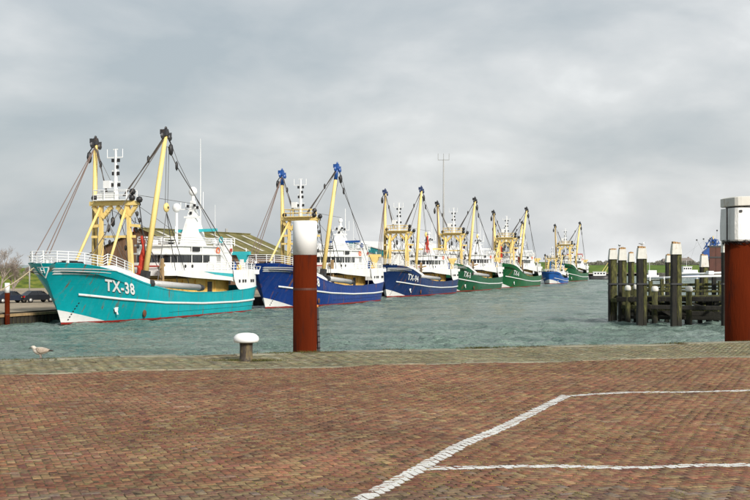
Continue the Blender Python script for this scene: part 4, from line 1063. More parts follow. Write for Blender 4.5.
for x_, y_, xb in ((697,240,703.5),(703.8,239,706),(717.3,230.5,717),(710.5,238.5,710.5)):
    m_ = MB().tube([dp(xb,252,.3), dp(x_,y_,.3)], .045, 4).build('light_pole', M['grey'], dr)
    c = dp(x_,y_,.3); MB().obox(c, (.22,0,0),(0,.2,0),(0,0,.26)).build('floodlight', M['black'], m_)
for (xa, ya, xb, yb) in ((704,241,676,262),(697,241,688,268)): MB().tube([dp(xa,ya,.3), dp(xb,yb,.3)], .02, 3).build('stay_wire', M['wirelt'], dr)
# houses and bushes peeping over the far dike
r = random.Random(21)
M['brickfar'] = mat('far_brick', (.22,.17,.14), .9, var=.1); M['tilefar'] = mat('far_roof_tile', (.21,.18,.16), .9, var=.1)
for (x_, w_, yb, yt, lab) in ((668,9,262,258.6,'farmhouse roof showing above the dike beside the white capped pile'),(688,12,262,257.8,'long barn roof showing above the dike behind the blue launch'),):
    Zh = 640.0; h_ = thing('farmhouse', lab, 'house', (PX(x_,Zh), Zh, 0)); hw = PX(375+w_/2,Zh); zt_ = PZ(yt,Zh)
    MB().box((-hw,0,0),(hw,9,zt_-2.0)).build('wall', M['brickfar'], h_)
    m_ = MB(); m_.v = [(-hw-.4,-.4,zt_-2.0+.003),(hw+.4,-.4,zt_-2.0+.003),(hw*.75,4.5,zt_),(-hw*.75,4.5,zt_),(-hw-.4,9.4,zt_-2.0+.003),(hw+.4,9.4,zt_-2.0+.003)]; m_.f = [(0,1,2,3),(3,2,5,4),(0,3,4),(1,5,2),(0,4,5,1)]; m_.build('roof', M['tilefar'], h_)
    MB().box((hw*.3,4.1,zt_-.3),(hw*.3+.8,4.9,zt_+.6)).build('chimney', M['brickfar'], h_)
M['bushfar'] = mat('far_bush_twigs', (.17,.165,.13), .95, var=.4)
bush = MB()
for i in range(4200):
    x_ = r.choice((r.gauss(664,5), r.gauss(690,8), r.uniform(588,725), r.gauss(598,6)))
    Zb = 575+r.uniform(-12,12); hgt = .1+1.2*abs(math.sin(x_*.37)*math.sin(x_*.11+1))
    z_ = 5.4+r.uniform(0,1)**1.5*(hgt+1.0); s_ = r.uniform(.15,.42); an = r.uniform(0,3.14)
    c = Vector((PX(x_,Zb), Zb, z_)); d_ = Vector((math.cos(an), math.sin(an), 0))*s_
    bush.add([c-d_, c+d_, c+Vector((r.uniform(-.3,.3),0,s_*1.8))], [(0,1,2)])
struct(bush.build('distant_shrubbery', M['bushfar']), 'stuff')

# ------------------------------------------------------------------ timber jetty
def timber_mat(name, moss):
    m = bpy.data.materials.new(name); m.use_nodes = True; t = m.node_tree; b = t.nodes['Principled BSDF']; b.inputs['Roughness'].default_value = .9
    L = t.links; tcn = t.nodes.new('ShaderNodeTexCoord'); mpn = t.nodes.new('ShaderNodeMapping'); mpn.inputs['Scale'].default_value = (2.6,2.6,.55); L.new(tcn.outputs['Object'], mpn.inputs[0])
    n = t.nodes.new('ShaderNodeTexNoise'); n.inputs['Scale'].default_value = 2.2; n.inputs['Detail'].default_value = 8; n.inputs['Roughness'].default_value = .7; L.new(mpn.outputs[0], n.inputs['Vector'])
    r = t.nodes.new('ShaderNodeValToRGB'); L.new(n.outputs['Fac'], r.inputs[0]); e = r.color_ramp.elements
    if moss: e[0].position=.36; e[0].color=(.018,.016,.010,1); e[1].position=.70; e[1].color=(.200,.185,.055,1); q=e.new(.53); q.color=(.070,.070,.018,1)
    else: e[0].position=.42; e[0].color=(.010,.009,.008,1); e[1].position=.75; e[1].color=(.085,.075,.030,1); q=e.new(.6); q.color=(.022,.019,.012,1)
    # darker and wet towards the tide line (weed), a real stain with a ragged edge
    sp = t.nodes.new('ShaderNodeSeparateXYZ'); L.new(tcn.outputs['Object'], sp.inputs[0])
    ad = t.nodes.new('ShaderNodeMath'); ad.operation='MULTIPLY_ADD'; L.new(n.outputs['Fac'], ad.inputs[0]); ad.inputs[1].default_value = 2.4; L.new(sp.outputs['Z'], ad.inputs[2])
    mr = t.nodes.new('ShaderNodeMapRange'); mr.inputs[1].default_value = 1.7; mr.inputs[2].default_value = 3.0; L.new(ad.outputs[0], mr.inputs[0])
    mm = t.nodes.new('ShaderNodeMix'); mm.data_type='RGBA'; L.new(mr.outputs[0], mm.inputs[0]); mm.inputs[6].default_value = (.016,.015,.010,1); L.new(r.outputs[0], mm.inputs[7]); L.new(mm.outputs[2], b.inputs['Base Color'])
    bp = t.nodes.new('ShaderNodeBump'); bp.inputs['Strength'].default_value=.9; bp.inputs['Distance'].default_value=.06; L.new(n.outputs['Fac'], bp.inputs['Height']); L.new(bp.outputs[0], b.inputs['Normal'])
    return m
M['tdark'] = timber_mat('tarred_timber', False); M['tmoss'] = timber_mat('mossy_timber', True)
M['capwood'] = mat('bird_stained_white', (.66,.64,.58), .8, var=.15, grime=.85, gcol=(.40,.27,.12), gscale=1.8, thr=.56, stretch=(1,1,.6))
M['captop'] = mat('stained_cap_top', (.42,.25,.11), .9, var=.4, gscale=4)
def timber_pile(label, xpx, Z, wpx, ysplit, ytop, rot, seed, split=.5, grp='timber mooring piles of the jetty'):
    r = random.Random(seed); x = PX(xpx, Z); Wd = wpx*Z/1100
    t_ = thing('timber_pile', label, 'mooring pile', (x, Z, 0), 0, grp)
    zs, zt_ = PZ(ysplit, Z), PZ(ytop, Z)
    # two squared baulks bolted side by side, turned a little to the viewer
    wa = Wd*split; wb = Wd-wa; off = Wd*.03
    def baulk(cx, ww, m, nm, dy):
        mb = MB(); n = 7; pr = []
        c = .12*ww; poly = [(-ww/2+c,-.35),(ww/2-c,-.35),(ww/2,-.35+c),(ww/2,.35-c),(ww/2-c,.35),(-ww/2+c,.35),(-ww/2,.35-c),(-ww/2,-.35+c)]
        for i in range(n+1):
            z = -1.6+(zs+1.6)*i/n; jx = r.uniform(-.018,.018); jy = r.uniform(-.015,.015); sc = 1-.05*i/n+(-.03 if i < 2 else 0)
            mb.v += [(cx+px*sc+jx, dy+py*sc+jy, z) for px, py in poly]
        for i in range(n):
            for q in range(8): q2 = (q+1) % 8; mb.f.append((i*8+q, i*8+q2, (i+1)*8+q2, (i+1)*8+q))
        mb.f.append(tuple(n*8+q for q in range(8))); o = mb.build(nm, m, t_); return o
    baulk(-Wd/2+wa/2, wa*.98, M['tdark'], 'dark_baulk', -.06); baulk(Wd/2-wb/2, wb*.98, M['tmoss'], 'mossy_baulk', .05)
    # white cap: tapered, with cut corners
    mb = MB(); hw = Wd*.49
    mb.prism([(-hw,-.42),(hw,-.42),(hw,.40),(-hw,.40)], zs+.003, zt_-.12, [(-hw*.80,-.34),(hw*.80,-.34),(hw*.80,.32),(-hw*.80,.32)]); mb.build('white_cap', M['capwood'], t_)
    for q in range(3):
        a = -hw*.72+q*hw*.5; MB().prism([(a,-.30),(a+hw*.42,-.30),(a+hw*.42,.28),(a,.28)], zt_-.117, zt_+r.uniform(-.03,.09)).build('cap_top', M['captop'], t_)
    zb_ = PZ(284, Z); mb = MB().prism([(-hw-.03,-.45),(hw+.03,-.45),(hw+.03,.44),(-hw-.03,.44)], zb_-.07, zb_+.09); mb.build('steel_band', M['heel'], t_)
    return t_
timber_pile('squat mossy timber pile standing at the seaward end of the jetty', 612.8, 115.8, 8.6, 259.3, 248.6, 0, 1, .18)
timber_pile('mossy timber pile beside the end pile, its white cap stained rusty', 622.2, 113, 8.4, 260.3, 248.0, 0, 2, .38)
timber_pile('slim far timber pile between two thicker piles, white cap weathered', 631, 124, 5.6, 261.8, 252.3, 0, 3, .4)
timber_pile('broad black timber pile with a gull standing on its white cap', 641.5, 107.2, 9.8, 258.8, 246.9, 0, 4, .62)
timber_pile('thin pile half hidden behind the tallest black and mossy pile', 668.2, 131, 5.2, 262.3, 254.5, 0, 5, .5)
timber_pile('tallest timber pile, black on one half and bright moss on the other', 676, 104.8, 10.4, 254.4, 242.4, 0, 6, .52)
timber_pile('weathered pile with a brown edged cap in front of the rusty vessel', 704, 125, 8.0, 267, 254.4, 0, 7, .3)
timber_pile('narrow black pile close against the big rusty steel pile', 724.2, 104.5, 4.8, 252.6, 240.6, 0, 8, .95)
jet = thing('timber_jetty', 'mossy timber jetty of heavy cross beams between the white capped piles', 'jetty', (PX(670,112), 112, 0))
def jb(xa, Za, ya, xb, Zb, yb, hpx, dep, m, name='beam'):
    a = Vector((PX(xa,Za), Za, PZ(ya,Za)))-jet.location; b_ = Vector((PX(xb,Zb), Zb, PZ(yb,Zb)))-jet.location
    n = max(2, int((b_-a).length/3)); r = random.Random(int(xa+ya*3)); d = (b_-a).normalized()
    h = hpx*Za/1100
    mb = MB(); sd_ = d.cross(Vector((0,0,1))).normalized()*dep/2; prev = None
    for i in range(n+1):
        p = a.lerp(b_, i/n)+Vector((0,0,r.uniform(-.03,.03))); c = h*.12
        mb.v += [tuple(p+q) for q in (sd_-Vector((0,0,h/2-c)), sd_*.85-Vector((0,0,h/2)), -sd_*.85-Vector((0,0,h/2)), -sd_-Vector((0,0,h/2-c)), -sd_+Vector((0,0,h/2-c)), -sd_*.85+Vector((0,0,h/2)), sd_*.85+Vector((0,0,h/2)), sd_+Vector((0,0,h/2-c)))]
    for i in range(n):
        for q in range(8): q2 = (q+1) % 8; mb.f.append((i*8+q, (i+1)*8+q, (i+1)*8+q2, i*8+q2))
    mb.f.append(tuple(range(8))); mb.f.append(tuple(n*8+q for q in range(8))[::-1])
    return mb.build(name, m, jet)
jb(617,112,299.5, 730,107,299, 4.8, .5, M['tdark']); jb(618,114,296.8, 730,110,295.6, 1.6, .9, M['tmoss'], 'walkway_edge')
jb(646,109,307, 730,106.5,308, 4.2, .45, M['tdark']); jb(620,113,306.5, 648,110,307.5, 3.6, .45, M['tmoss'])
jb(622,116,303.5, 730,112,303.5, 2.6, .4, M['tmoss']); jb(650,113,312.5, 730,110,314.5, 5.2, .5, M['tdark'])
jb(622,118,311, 652,114,311, 3.0, .4, M['tdark']); jb(628,120,316.5, 730,116,317.5, 2.4, .4, M['tdark'])
jb(646,122,285.6, 730,118,284.0, 2.6, .35, M['tmoss']); jb(644,124,280.4, 670,122,280.4, 1.2, .3, M['tmoss'])
jb(655,110,305,690,109,313,2.2,.35,M['tdark'],'brace'); jb(690,110,303,722,109,314,2.2,.35,M['tdark'],'brace'); jb(690,116,318.5,722,108,303,1.8,.3,M['tdark'],'brace')
jb(645,119,290.6, 730,115,291.4, 2.2, .35, M['tmoss'])
jb(618,113,317,730,108,318.5,3.4,.4,M['tdark']); jb(640,121,288.5,730,119,288.0,1.8,.3,M['tmoss']); jb(655,111,309.6,728,108,311,1.6,.35,M['tmoss'])
jb(612,115.2,300,625,113.5,300.5,4.0,.4,M['tmoss']); jb(702,116,300,730,113,313,2.0,.35,M['tdark'],'brace'); jb(645,112,303,672,112,316,2.0,.35,M['tdark'],'brace')
for (x_, Z_, w_, yt_, m_) in ((700,113,3.6,300,'tdark'),(716,111,4.2,300,'tdark'),(646,112,3.4,298,'tdark'),(676,114,3.4,296,'tmoss'),(650.5,118,3.2,281,'tmoss'),(662,120,3.0,279,'tmoss'),(697,119,3.2,279,'tmoss'),(714,118,3.4,277,'tdark'),(720,117,3,281,'tmoss'),(656,115,6.4,292,'tdark'),(637,114,4,292,'tdark'),(688,112,5.4,305,'tdark'),(667,114,4,300,'tdark'),(628,117,4.5,293,'tdark'),(709,112,5,299,'tdark')):
    x0 = PX(x_,Z_)-jet.location.x; w2 = w_*Z_/2200; MB().prism([(x0-w2,Z_-112-.25),(x0+w2,Z_-112-.25),(x0+w2,Z_-112+.25),(x0-w2,Z_-112+.25)], -1.5, PZ(yt_,Z_)).build('post', M[m_], jet)
# plank deck strip
for i in range(44):
    q = i/44; xa = PX(619,114)+(PX(731,110)-PX(619,114))*q-jet.location.x; yy = 2+(-4)*q
    MB().box((xa, yy+.55, PZ(296.4,112)-.12), (xa+.245, yy+2.3, PZ(296.4,112)+rnd.uniform(-.01,.02))).build('deck_plank', M['tmoss'] if i % 3 else M['tdark'], jet)
def low_post(label, x_, Z_, wpx, yt_):
    t_ = thing('bollard_post', label, 'bollard', (PX(x_,Z_), Z_, 0), 0, 'low white capped bollards on the jetty'); rr_ = wpx*Z_/2200; zt_ = PZ(yt_,Z_)
    MB().lathe((0,0,0), [(rr_*.84,-1.4),(rr_*.84,zt_-.55)], 12).build('post', M['tmoss'], t_, True)
    MB().lathe((0,0,0), [(rr_*.9,zt_-.55),(rr_*1.04,zt_-.45),(rr_*1.0,zt_-.2),(rr_*.7,zt_-.03),(.02,zt_)], 12).build('white_cap', M['capwood'], t_, True)
low_post('low bollard with domed white cap between the two end piles and the gull pile', 627.8, 111.5, 6.2, 285.2)
low_post('low bollard with domed white cap half hidden by the gull pile', 636, 113, 5.8, 284.2)
low_post('low bollard with domed white cap midway between the gull pile and tallest pile', 654.8, 109.5, 7.2, 286)
low_post('low bollard with domed white cap just past the tallest pile', 689, 108.6, 7.4, 286)
# white pipes
wp = thing('handrail_pipe', 'two long white pipes running level above the jetty towards the steel pile', 'pipe rail', (PX(680,121), 121, 0))
for (xa,ya,xb,yb) in ((646,278.2,733,275.6),(681,274.8,733,272.2)):
    a = Vector((PX(xa,123),123,PZ(ya,123)))-wp.location; b_ = Vector((PX(xb,119),119,PZ(yb,119)))-wp.location
    MB().tube([a,b_], .125, 10).build('pipe', M['capwhite'], wp, True)
for x_ in (650,664,679,697,714,728):
    a = Vector((PX(x_,121.5),121.5,PZ(276.5,121.5)))-wp.location; MB().tube([a, a-Vector((0,0,2.0))], .07, 6).build('stanchion', M['capwhite'], wp)
MB().box((PX(708,120.5)-wp.location.x,-.8,PZ(274.5,120)),(PX(713,120.5)-wp.location.x,.2,PZ(271,120))).build('white_box', M['capwhite'], wp)

# ------------------------------------------------------------------ near steel piles, stake, bollard
steel_pile('tall rusty brown steel pile with a white top standing at the quay edge', PX(305,30.75), 30.75, .335, -2.0, PZ(254.4,30.6), PZ(220.8,30.6), 40)
st = thing('mooring_stake', 'thin dark leaning stake with an orange tip beside the tall steel pile', 'stake', (PX(321,30.75), 30.75, 0))
a = Vector((0.0,0,2.0)); b_ = Vector((PX(317,30.75)-PX(321,30.75),.05,PZ(307.5,30.75)))
MB().tube([a,b_], .042, 8).build('stake', M['heel'], st, True)
for i in range(9):
    q = a.lerp(b_, .42+.058*i); mb = MB().lathe((0,0,0), [(.0425,-.02),(.058,0),(.0425,.02)], 10); o = mb.build('chain_link', M['black'], st); o.location = q
MB().tube([b_+Vector((0,0,.002)), b_+Vector((-.01,0,.07))], [.047,.04], 8).build('tip', mat('orange_tip', (.55,.20,.03), .6), st, True)
# big pile at the right
M['capwood2'] = mat('dirty_white_sleeve', (.80,.79,.76), .7, var=.10, grime=.6, gcol=(.36,.27,.18), gscale=2.2, thr=.60, stretch=(1,1,.5), bump=.3)
Zb = 34.9; xr = PX(744.5,Zb); rb = .60
bp_ = thing('mooring_pile', 'massive rusty steel pile with a peeling white cap and rope fringe at the photo edge', 'mooring pile', (xr, Zb, 0))
MB().lathe((0,0,0), [(rb,-2),(rb,PZ(242,Zb))], 44).build('steel_tube', M['rustpatch'], bp_, True)
mb = MB(); n = 44
prof = [(rb+.02,PZ(241.5,Zb)),(rb+.055,PZ(240,Zb)),(rb+.06,PZ(225,Zb)),(rb+.035,PZ(208.6,Zb)),(rb-.05,PZ(208.3,Zb))]
mb.lathe((0,0,0), prof, n)
def squarish(v, cx=0, cy=0):
    out = []
    for (x_, y_, z_) in v:
        a_ = math.atan2(y_, x_)-R(8); q_ = math.hypot(x_, y_); e_ = (abs(math.cos(a_))**7+abs(math.sin(a_))**7)**(-1/7)
        out.append((x_*e_*.925, y_*e_*.925, z_))
    return out
mb.v = squarish(mb.v); mb.build('white_sleeve', M['capwood2'], bp_)
MB().lathe((0,0,0), [(rb-.03,PZ(208.9,Zb)),(rb-.03,PZ(206.3,Zb))], n).build('gap_ring', M['black'], bp_, True)
mb = MB().lathe((0,0,0), [(rb+.02,0),(rb+.045,.02),(rb+.04,PZ(198,Zb)-PZ(206.5,Zb)),(rb-.05,PZ(197,Zb)-PZ(206.5,Zb)),(0,PZ(197,Zb)-PZ(206.5,Zb)+.01)], n); mb.v = squarish(mb.v)
o = mb.build('cap_lid', M['capwood'], bp_); o.location = (0,0,PZ(206.5,Zb)); o.rotation_euler = (0, R(-1.8), 0)
mb = MB(); r = random.Random(4)
for i in range(230):
    an = r.uniform(0, 6.283); z = PZ(241.3,Zb)+r.uniform(-.06,.03); c = Vector((math.cos(an)*(rb+.05), math.sin(an)*(rb+.05), z)); t_ = Vector((-math.sin(an), math.cos(an), 0))
    mb.tube([c-t_*r.uniform(.03,.12)+Vector((0,0,r.uniform(-.05,.02))), c+Vector((math.cos(an)*.03,math.sin(an)*.03,0)), c+t_*r.uniform(.03,.12)+Vector((0,0,r.uniform(-.12,.04)))], r.uniform(.004,.009), 3, False)
struct(mb.build('rope_fringe', M['heel'], bp_), 'stuff')
MB().tube([(-rb-.05,-.3,PZ(240,Zb)),(-rb-.05,-.3,PZ(208,Zb))], .025, 6).build('side_strap', M['heel'], bp_)
MB().obox((-rb*.55,-rb*1.06,PZ(212,Zb)), (.04,0,0),(0,.03,0),(0,0,.035)).build('bolt', M['heel'], bp_)

bo = thing('bollard', 'rusty quay bollard with a wide white mushroom head', 'bollard', (PX(246.2,27.35), 27.35, QZ))
MB().lathe((0,0,0), [(.20,-.02),(.205,.015),(.168,.03),(.160,.12),(.158,.35),(.165,.44),(.19,.47)], 28).build('stem', mat('rusty_bollard_iron', (.060,.045,.033), .75, var=.45, gscale=4, stretch=(1,1,.3), grime=.7, gcol=(.20,.15,.06), thr=.5, bump=.4, bscale=30), bo, True)
MB().lathe((0,0,0), [(.17,.448),(.27,.452),(.305,.475),(.318,.53),(.308,.585),(.262,.635),(.20,.668),(.10,.685),(.0,.688)], 32).build('head', M['capwhite'], bo, True)

# ------------------------------------------------------------------ quay
def eY(x): return 30.45+.31*x
def kY(x): return 25.97+.25*x
M['concrete'] = mat('coping_concrete', (.25,.235,.17), .9, var=.25, gscale=1.5, grime=.5, gcol=(.12,.115,.035), bump=.5, bscale=25)
M['kerbm'] = mat('kerb_concrete', (.40,.36,.26), .9, var=.25, gscale=2, grime=.8, gcol=(.20,.17,.09), gscale_=None) if False else mat('kerb_concrete', (.36,.31,.21), .9, var=.3, gscale=2, grime=.85, gcol=(.19,.14,.08), thr=.47, bump=.4, bscale=25)
def pave_mat(name, base):
    m = bpy.data.materials.new(name); m.use_nodes = True; t = m.node_tree; b = t.nodes['Principled BSDF']; b.inputs['Specular IOR Level'].default_value = .1
    L = t.links; N = t.nodes.new; g = N('ShaderNodeNewGeometry')
    if base is None:
        at = N('ShaderNodeAttribute'); at.attribute_name = 'Col'; src = at.outputs['Color']
    else:
        rgb = N('ShaderNodeRGB'); rgb.outputs[0].default_value = (*base, 1); src = rgb.outputs[0]
    def noise(sc_, det=8, ro=.65):
        n = N('ShaderNodeTexNoise'); n.inputs['Scale'].default_value = sc_; n.inputs['Detail'].default_value = det; n.inputs['Roughness'].default_value = ro; L.new(g.outputs['Position'], n.inputs['Vector']); return n.outputs['Fac']
    def rng(v, a, b_, c, d):
        n = N('ShaderNodeMapRange'); n.inputs[1].default_value=a; n.inputs[2].default_value=b_; n.inputs[3].default_value=c; n.inputs[4].default_value=d; L.new(v, n.inputs[0]); return n.outputs[0]
    def mixc(f, a, c, mode='MIX'):
        n = N('ShaderNodeMix'); n.data_type='RGBA'; n.blend_type = mode
        if isinstance(f, float): n.inputs[0].default_value = f
        else: L.new(f, n.inputs[0])
        for i, v in ((6,a),(7,c)):
            if isinstance(v, tuple): n.inputs[i].default_value=(*v,1)
            else: L.new(v, n.inputs[i])
        return n.outputs[2]
    c = mixc(1.0, src, rng(noise(24,9,.75), .32, .68, .55, 1.40), 'MULTIPLY')       # grain on each brick
    c = mixc(1.0, c, rng(noise(.55, 4), .35, .65, .76, 1.18), 'MULTIPLY')   # trodden and damp areas
    mo = N('ShaderNodeMath'); mo.operation='MULTIPLY'; L.new(rng(noise(5.5,9,.72), .47, .60, 0, .85), mo.inputs[0]); L.new(rng(noise(.8,5), .34, .60, .25, 1), mo.inputs[1])
    c = mixc(mo.outputs[0], c, (.255,.200,.100))                              # sand and dry moss on the faces
    c = mixc(rng(noise(3.2,6,.7), .55, .68, 0, .55), c, (.085,.050,.042))      # darker worn, tyre rubbed areas
    L.new(c, b.inputs['Base Color']); L.new(rng(noise(14), .3, .7, .62, .92), b.inputs['Roughness'])
    bp = N('ShaderNodeBump'); bp.inputs['Strength'].default_value = .6; bp.inputs['Distance'].default_value=.006; L.new(noise(60), bp.inputs['Height']); L.new(bp.outputs[0], b.inputs['Normal'])
    return m
M['pave'] = pave_mat('paving_brick', None)
M['joint'] = ground_mat('mossy_joint_sand', (.035,.024,.016), (.255,.205,.085), 9, (.150,.108,.060), bump=.6, bs=60)
M['pavefar'] = pave_mat('paving_brick_outer', (.165,.095,.065))
XL, XR, YN = -12.5, 14.0, 8.8
def und(x, y): return .013*np.sin(x*.9+.5*y)+.010*np.sin(y*1.3-x*.4+1)+.008*np.sin(x*2.1+y*.7+2)+.006*np.sin(x*3.7-y*2.9)
# bedding sheet under the bricks (follows the settled surface)
gx = np.linspace(XL, XR, 90); gv = np.linspace(0, 1, 80); V = []; F = []
for v in gv:
    for x in gx:
        y = YN+(eY(x)-.15-YN)*v; V.append((x, y, QZ-.0048+float(und(x,y))))
for j in range(79):
    for i in range(89): a = j*90+i; F.append((a, a+1, a+91, a+90))
mb = MB(); mb.v = V; mb.f = F; pav = mb.build('brick_pavement', M['joint'], smooth=True); struct(pav)
def bricks(theta, p, inside, seed, palette, lift=0.0):
    """herringbone: returns centre, long axis angle, half sizes, colour arrays"""
    rs = np.random.RandomState(seed); c, s_ = math.cos(theta), math.sin(theta)
    R_ = 45; ii, jj = np.meshgrid(np.arange(int(-R_/p), int(R_/p)), np.arange(int(-R_/p), int(R_/p))); out = []
    for kk, (dx, dy) in ((0,(1,0)),(3,(0,1))):
        mk = ((ii-jj) % 4) == kk; a = ii[mk]+.5+dx*.5; b_ = jj[mk]+.5+dy*.5
        x = (a*c-b_*s_)*p; y = (a*s_+b_*c)*p+18; ok = inside(x, y); ang = theta+(0 if kk == 0 else math.pi/2)
        out.append(np.stack([x[ok], y[ok], np.full(ok.sum(), ang)], 1))
    o = np.concatenate(out); n = len(o)
    pal = np.array(palette, float); wts = pal[:,3]/pal[:,3].sum(); ci = rs.choice(len(pal), n, p=wts)
    # neighbouring bricks from one batch share a tone
    col = pal[ci,:3]*(1+rs.normal(0,.10,(n,1)))*(1+rs.normal(0,.04,(n,3)))
    return o, np.clip(col*np.array([1.14,1.0,.88] if seed == 5 else [1.09,1.01,1.0]), .01, .6), rs
def brick_verts(o, rs, hl, hw, tilt=.006):
    n = len(o); hl = hl*(1+rs.normal(0,.012,n)); hw = hw*(1+rs.normal(0,.02,n))
    ca, sa = np.cos(o[:,2]+rs.normal(0,.012,n)), np.sin(o[:,2]); z = QZ+und(o[:,0],o[:,1])+rs.normal(0,.0019,n); tx = rs.normal(0,tilt,n)*2.2; ty = rs.normal(0,tilt,n)*4
    sg = np.array([(-1,-1),(1,-1),(1,1),(-1,1)]); vs = []
    for inset, dz in ((.006,0),(.0005,-.006),(0,-.045)):
        for sx, sy in sg:
            lx = sx*(hl-inset); ly = sy*(hw-inset); vs.append(np.stack([o[:,0]+lx*ca-ly*sa, o[:,1]+lx*sa+ly*ca, z+dz+lx*tx+ly*ty], 1))
    return np.stack(vs, 1), dict(hl=hl, hw=hw, ca=ca, sa=sa, z=z, tx=tx, ty=ty)    # n,12,3
BF = [(0,1,2,3)]+[(0+i,4+i,4+(i+1)%4,(i+1)%4) for i in range(4)]+[(4+i,8+i,8+(i+1)%4,4+(i+1)%4) for i in range(4)]
def brick_mesh(name, V, col, m, parent):
    n = len(V); me = bpy.data.meshes.new(name); f = np.array(BF); F = (f[None]+12*np.arange(n)[:,None,None]).reshape(-1,4)
    me.vertices.add(n*12); me.vertices.foreach_set('co', V.reshape(-1).astype(np.float32)); me.loops.add(len(F)*4); me.loops.foreach_set('vertex_index', F.reshape(-1).astype(np.int32))
    me.polygons.add(len(F)); me.polygons.foreach_set('loop_start', (np.arange(len(F))*4).astype(np.int32)); me.update(calc_edges=True); me.validate()
    at = me.attributes.new('Col', 'FLOAT_COLOR', 'POINT'); cc = np.ones((n*12,4), np.float32); cc[:,:3] = np.repeat(col, 12, 0); at.data.foreach_set('color', cc.reshape(-1))
    me.materials.append(m); o = bpy.data.objects.new(name, me); C.objects.link(o); o.parent = parent; return o
PAL = [(.190,.098,.068,5),(.168,.084,.062,5),(.155,.085,.066,4),(.205,.118,.080,3),(.225,.155,.098,1.3),(.195,.145,.118,.8),(.108,.060,.050,1.0),(.265,.200,.115,.35)]
TH = R(22); pp = .1035
ins = lambda x, y: (x > XL+.1) & (x < XR-.1) & (y > YN+.1) & (y < kY(x)-.02)
o_, col, rs = bricks(TH, pp, ins, 5, PAL)
# larger patches relaid with paler or redder stock
pt = np.sin(o_[:,0]*.8+1.3*np.sin(o_[:,1]*.6))+np.sin(o_[:,1]*1.1+o_[:,0]*.3); col *= (1+.07*pt)[:,None]*np.array([1,.99,.97])
Vb, info = brick_verts(o_, rs, .0985, .0478)
vis = (o_[:,1] > 10.95) & (np.abs(o_[:,0]) < .338*o_[:,1]); order = np.argsort(np.where(vis, o_[:,1], 1e9)); near = order[:300]; msk = np.ones(len(o_), bool); msk[near] = False
struct(brick_mesh('brick_field', Vb[msk], col[msk], M['pave'], pav), 'stuff')
proto = []
rr = np.random.RandomState(11)
for i in range(16):     # shared brick shapes
    pc = np.array(PAL)[rr.choice(len(PAL), p=np.array(PAL)[:,3]/sum(q[3] for q in PAL)),:3]*(1+rr.normal(0,.1))
    v, _ = brick_verts(np.array([[0,0,0.]]), rr, .0985, .0478, 0); v[:,:,2] -= QZ+float(und(0,0)); ob = brick_mesh('brick', v, pc[None], M['pave'], pav); proto.append(ob)
for q, i in enumerate(near):
    ob = proto[q] if q < 16 else proto[rr.randint(16)].copy()
    if q >= 16: C.objects.link(ob)
    ob.location = (o_[i,0], o_[i,1], info['z'][i]); ob.rotation_euler = (info['ty'][i], -info['tx'][i], o_[i,2])
# painted bay lines, worn along the brick edges
LINES = [((-.86,9.6),(3.50,20.1),.098),((3.45,20.0),(9.6,21.58),.085),((.60,12.90),(7.6,13.40),.092)]
M['paint'] = mat('worn_road_paint', (.72,.71,.67), .7, var=.06, grime=.75, gcol=(.30,.22,.14), gscale=9, thr=.62, bump=.4, bscale=60)
for li, (pa, pb, hwid) in enumerate(LINES):
    pa = np.array(pa); pb = np.array(pb); d = pb-pa; L_ = np.hypot(*d); d = d/L_; nr = np.array([-d[1], d[0]])
    rel = o_[:,:2]-pa; al = rel@d; ac = rel@nr; near_ = np.where((al > -.15) & (al < L_+.1) & (np.abs(ac) < hwid+.13))[0]; mb = MB(); r = random.Random(li)
    for i in near_:
        hl, hw, ca, sa = info['hl'][i]-.008, info['hw'][i]-.008, info['ca'][i], info['sa'][i]; jt = r.uniform(-.016,.016)
        full = abs(ac[i]) < hwid*.75; nxs, nys = 8, 4
        for ax_ in range(nxs):
            for ay_ in range(nys):
                lx = -hl+2*hl*(ax_+.5)/nxs; ly = -hw+2*hw*(ay_+.5)/nys; wx = o_[i,0]+lx*ca-ly*sa; wy = o_[i,1]+lx*sa+ly*ca
                a_c = (wx-pa[0])*nr[0]+(wy-pa[1])*nr[1]; a_l = (wx-pa[0])*d[0]+(wy-pa[1])*d[1]
                if abs(a_c) > hwid+jt+(.02 if full else -.006) or a_l < 0 or a_l > L_: continue
                if r.random() < .012: continue
                hx = hl/nxs*1.08; hy = hw/nys*1.10; q4 = []
                for sx, sy in ((-1,-1),(1,-1),(1,1),(-1,1)):
                    u_, v_ = lx+sx*hx, ly+sy*hy; q4.append((o_[i,0]+u_*ca-v_*sa, o_[i,1]+u_*sa+v_*ca, info['z'][i]+u_*info['tx'][i]+v_*info['ty'][i]+.0022))
                mb.add(q4, [(0,1,2,3)])
    # thin paint left in the joints keeps the line whole
    n = int(L_/.05)
    for i in range(n):
        if r.random() < .05: continue
        t0_, t1_ = i/n*L_, (i+1)/n*L_; w_ = hwid*r.uniform(.80,.98); q4 = []
        for t__, s__ in ((t0_,-1),(t1_,-1),(t1_,1),(t0_,1)):
            p = pa+d*t__+nr*s__*w_; q4.append((p[0], p[1], QZ-.0022+float(und(p[0],p[1]))))
        mb.add(q4, [(0,1,2,3)])
    struct(mb.build('painted_line', M['paint']))
# grey sett strip at the edge
PALG = [(.176,.180,.112,4),(.152,.160,.106,3),(.205,.205,.132,3),(.128,.130,.088,2),(.185,.165,.112,1.2),(.245,.250,.190,.8)]
ins2 = lambda x, y: (x > XL+.1) & (x < XR-.1) & (y > kY(x)+.10) & (y < eY(x)-.52)
o2, col2, rs2 = bricks(R(66), .1235, ins2, 9, PALG); V2, _ = brick_verts(o2, rs2, .116, .0545)
sg_ = np.where((o2[:,0] > 1.0))[0]
struct(brick_mesh('sett_field', V2, col2, M['pave'], pav), 'stuff')
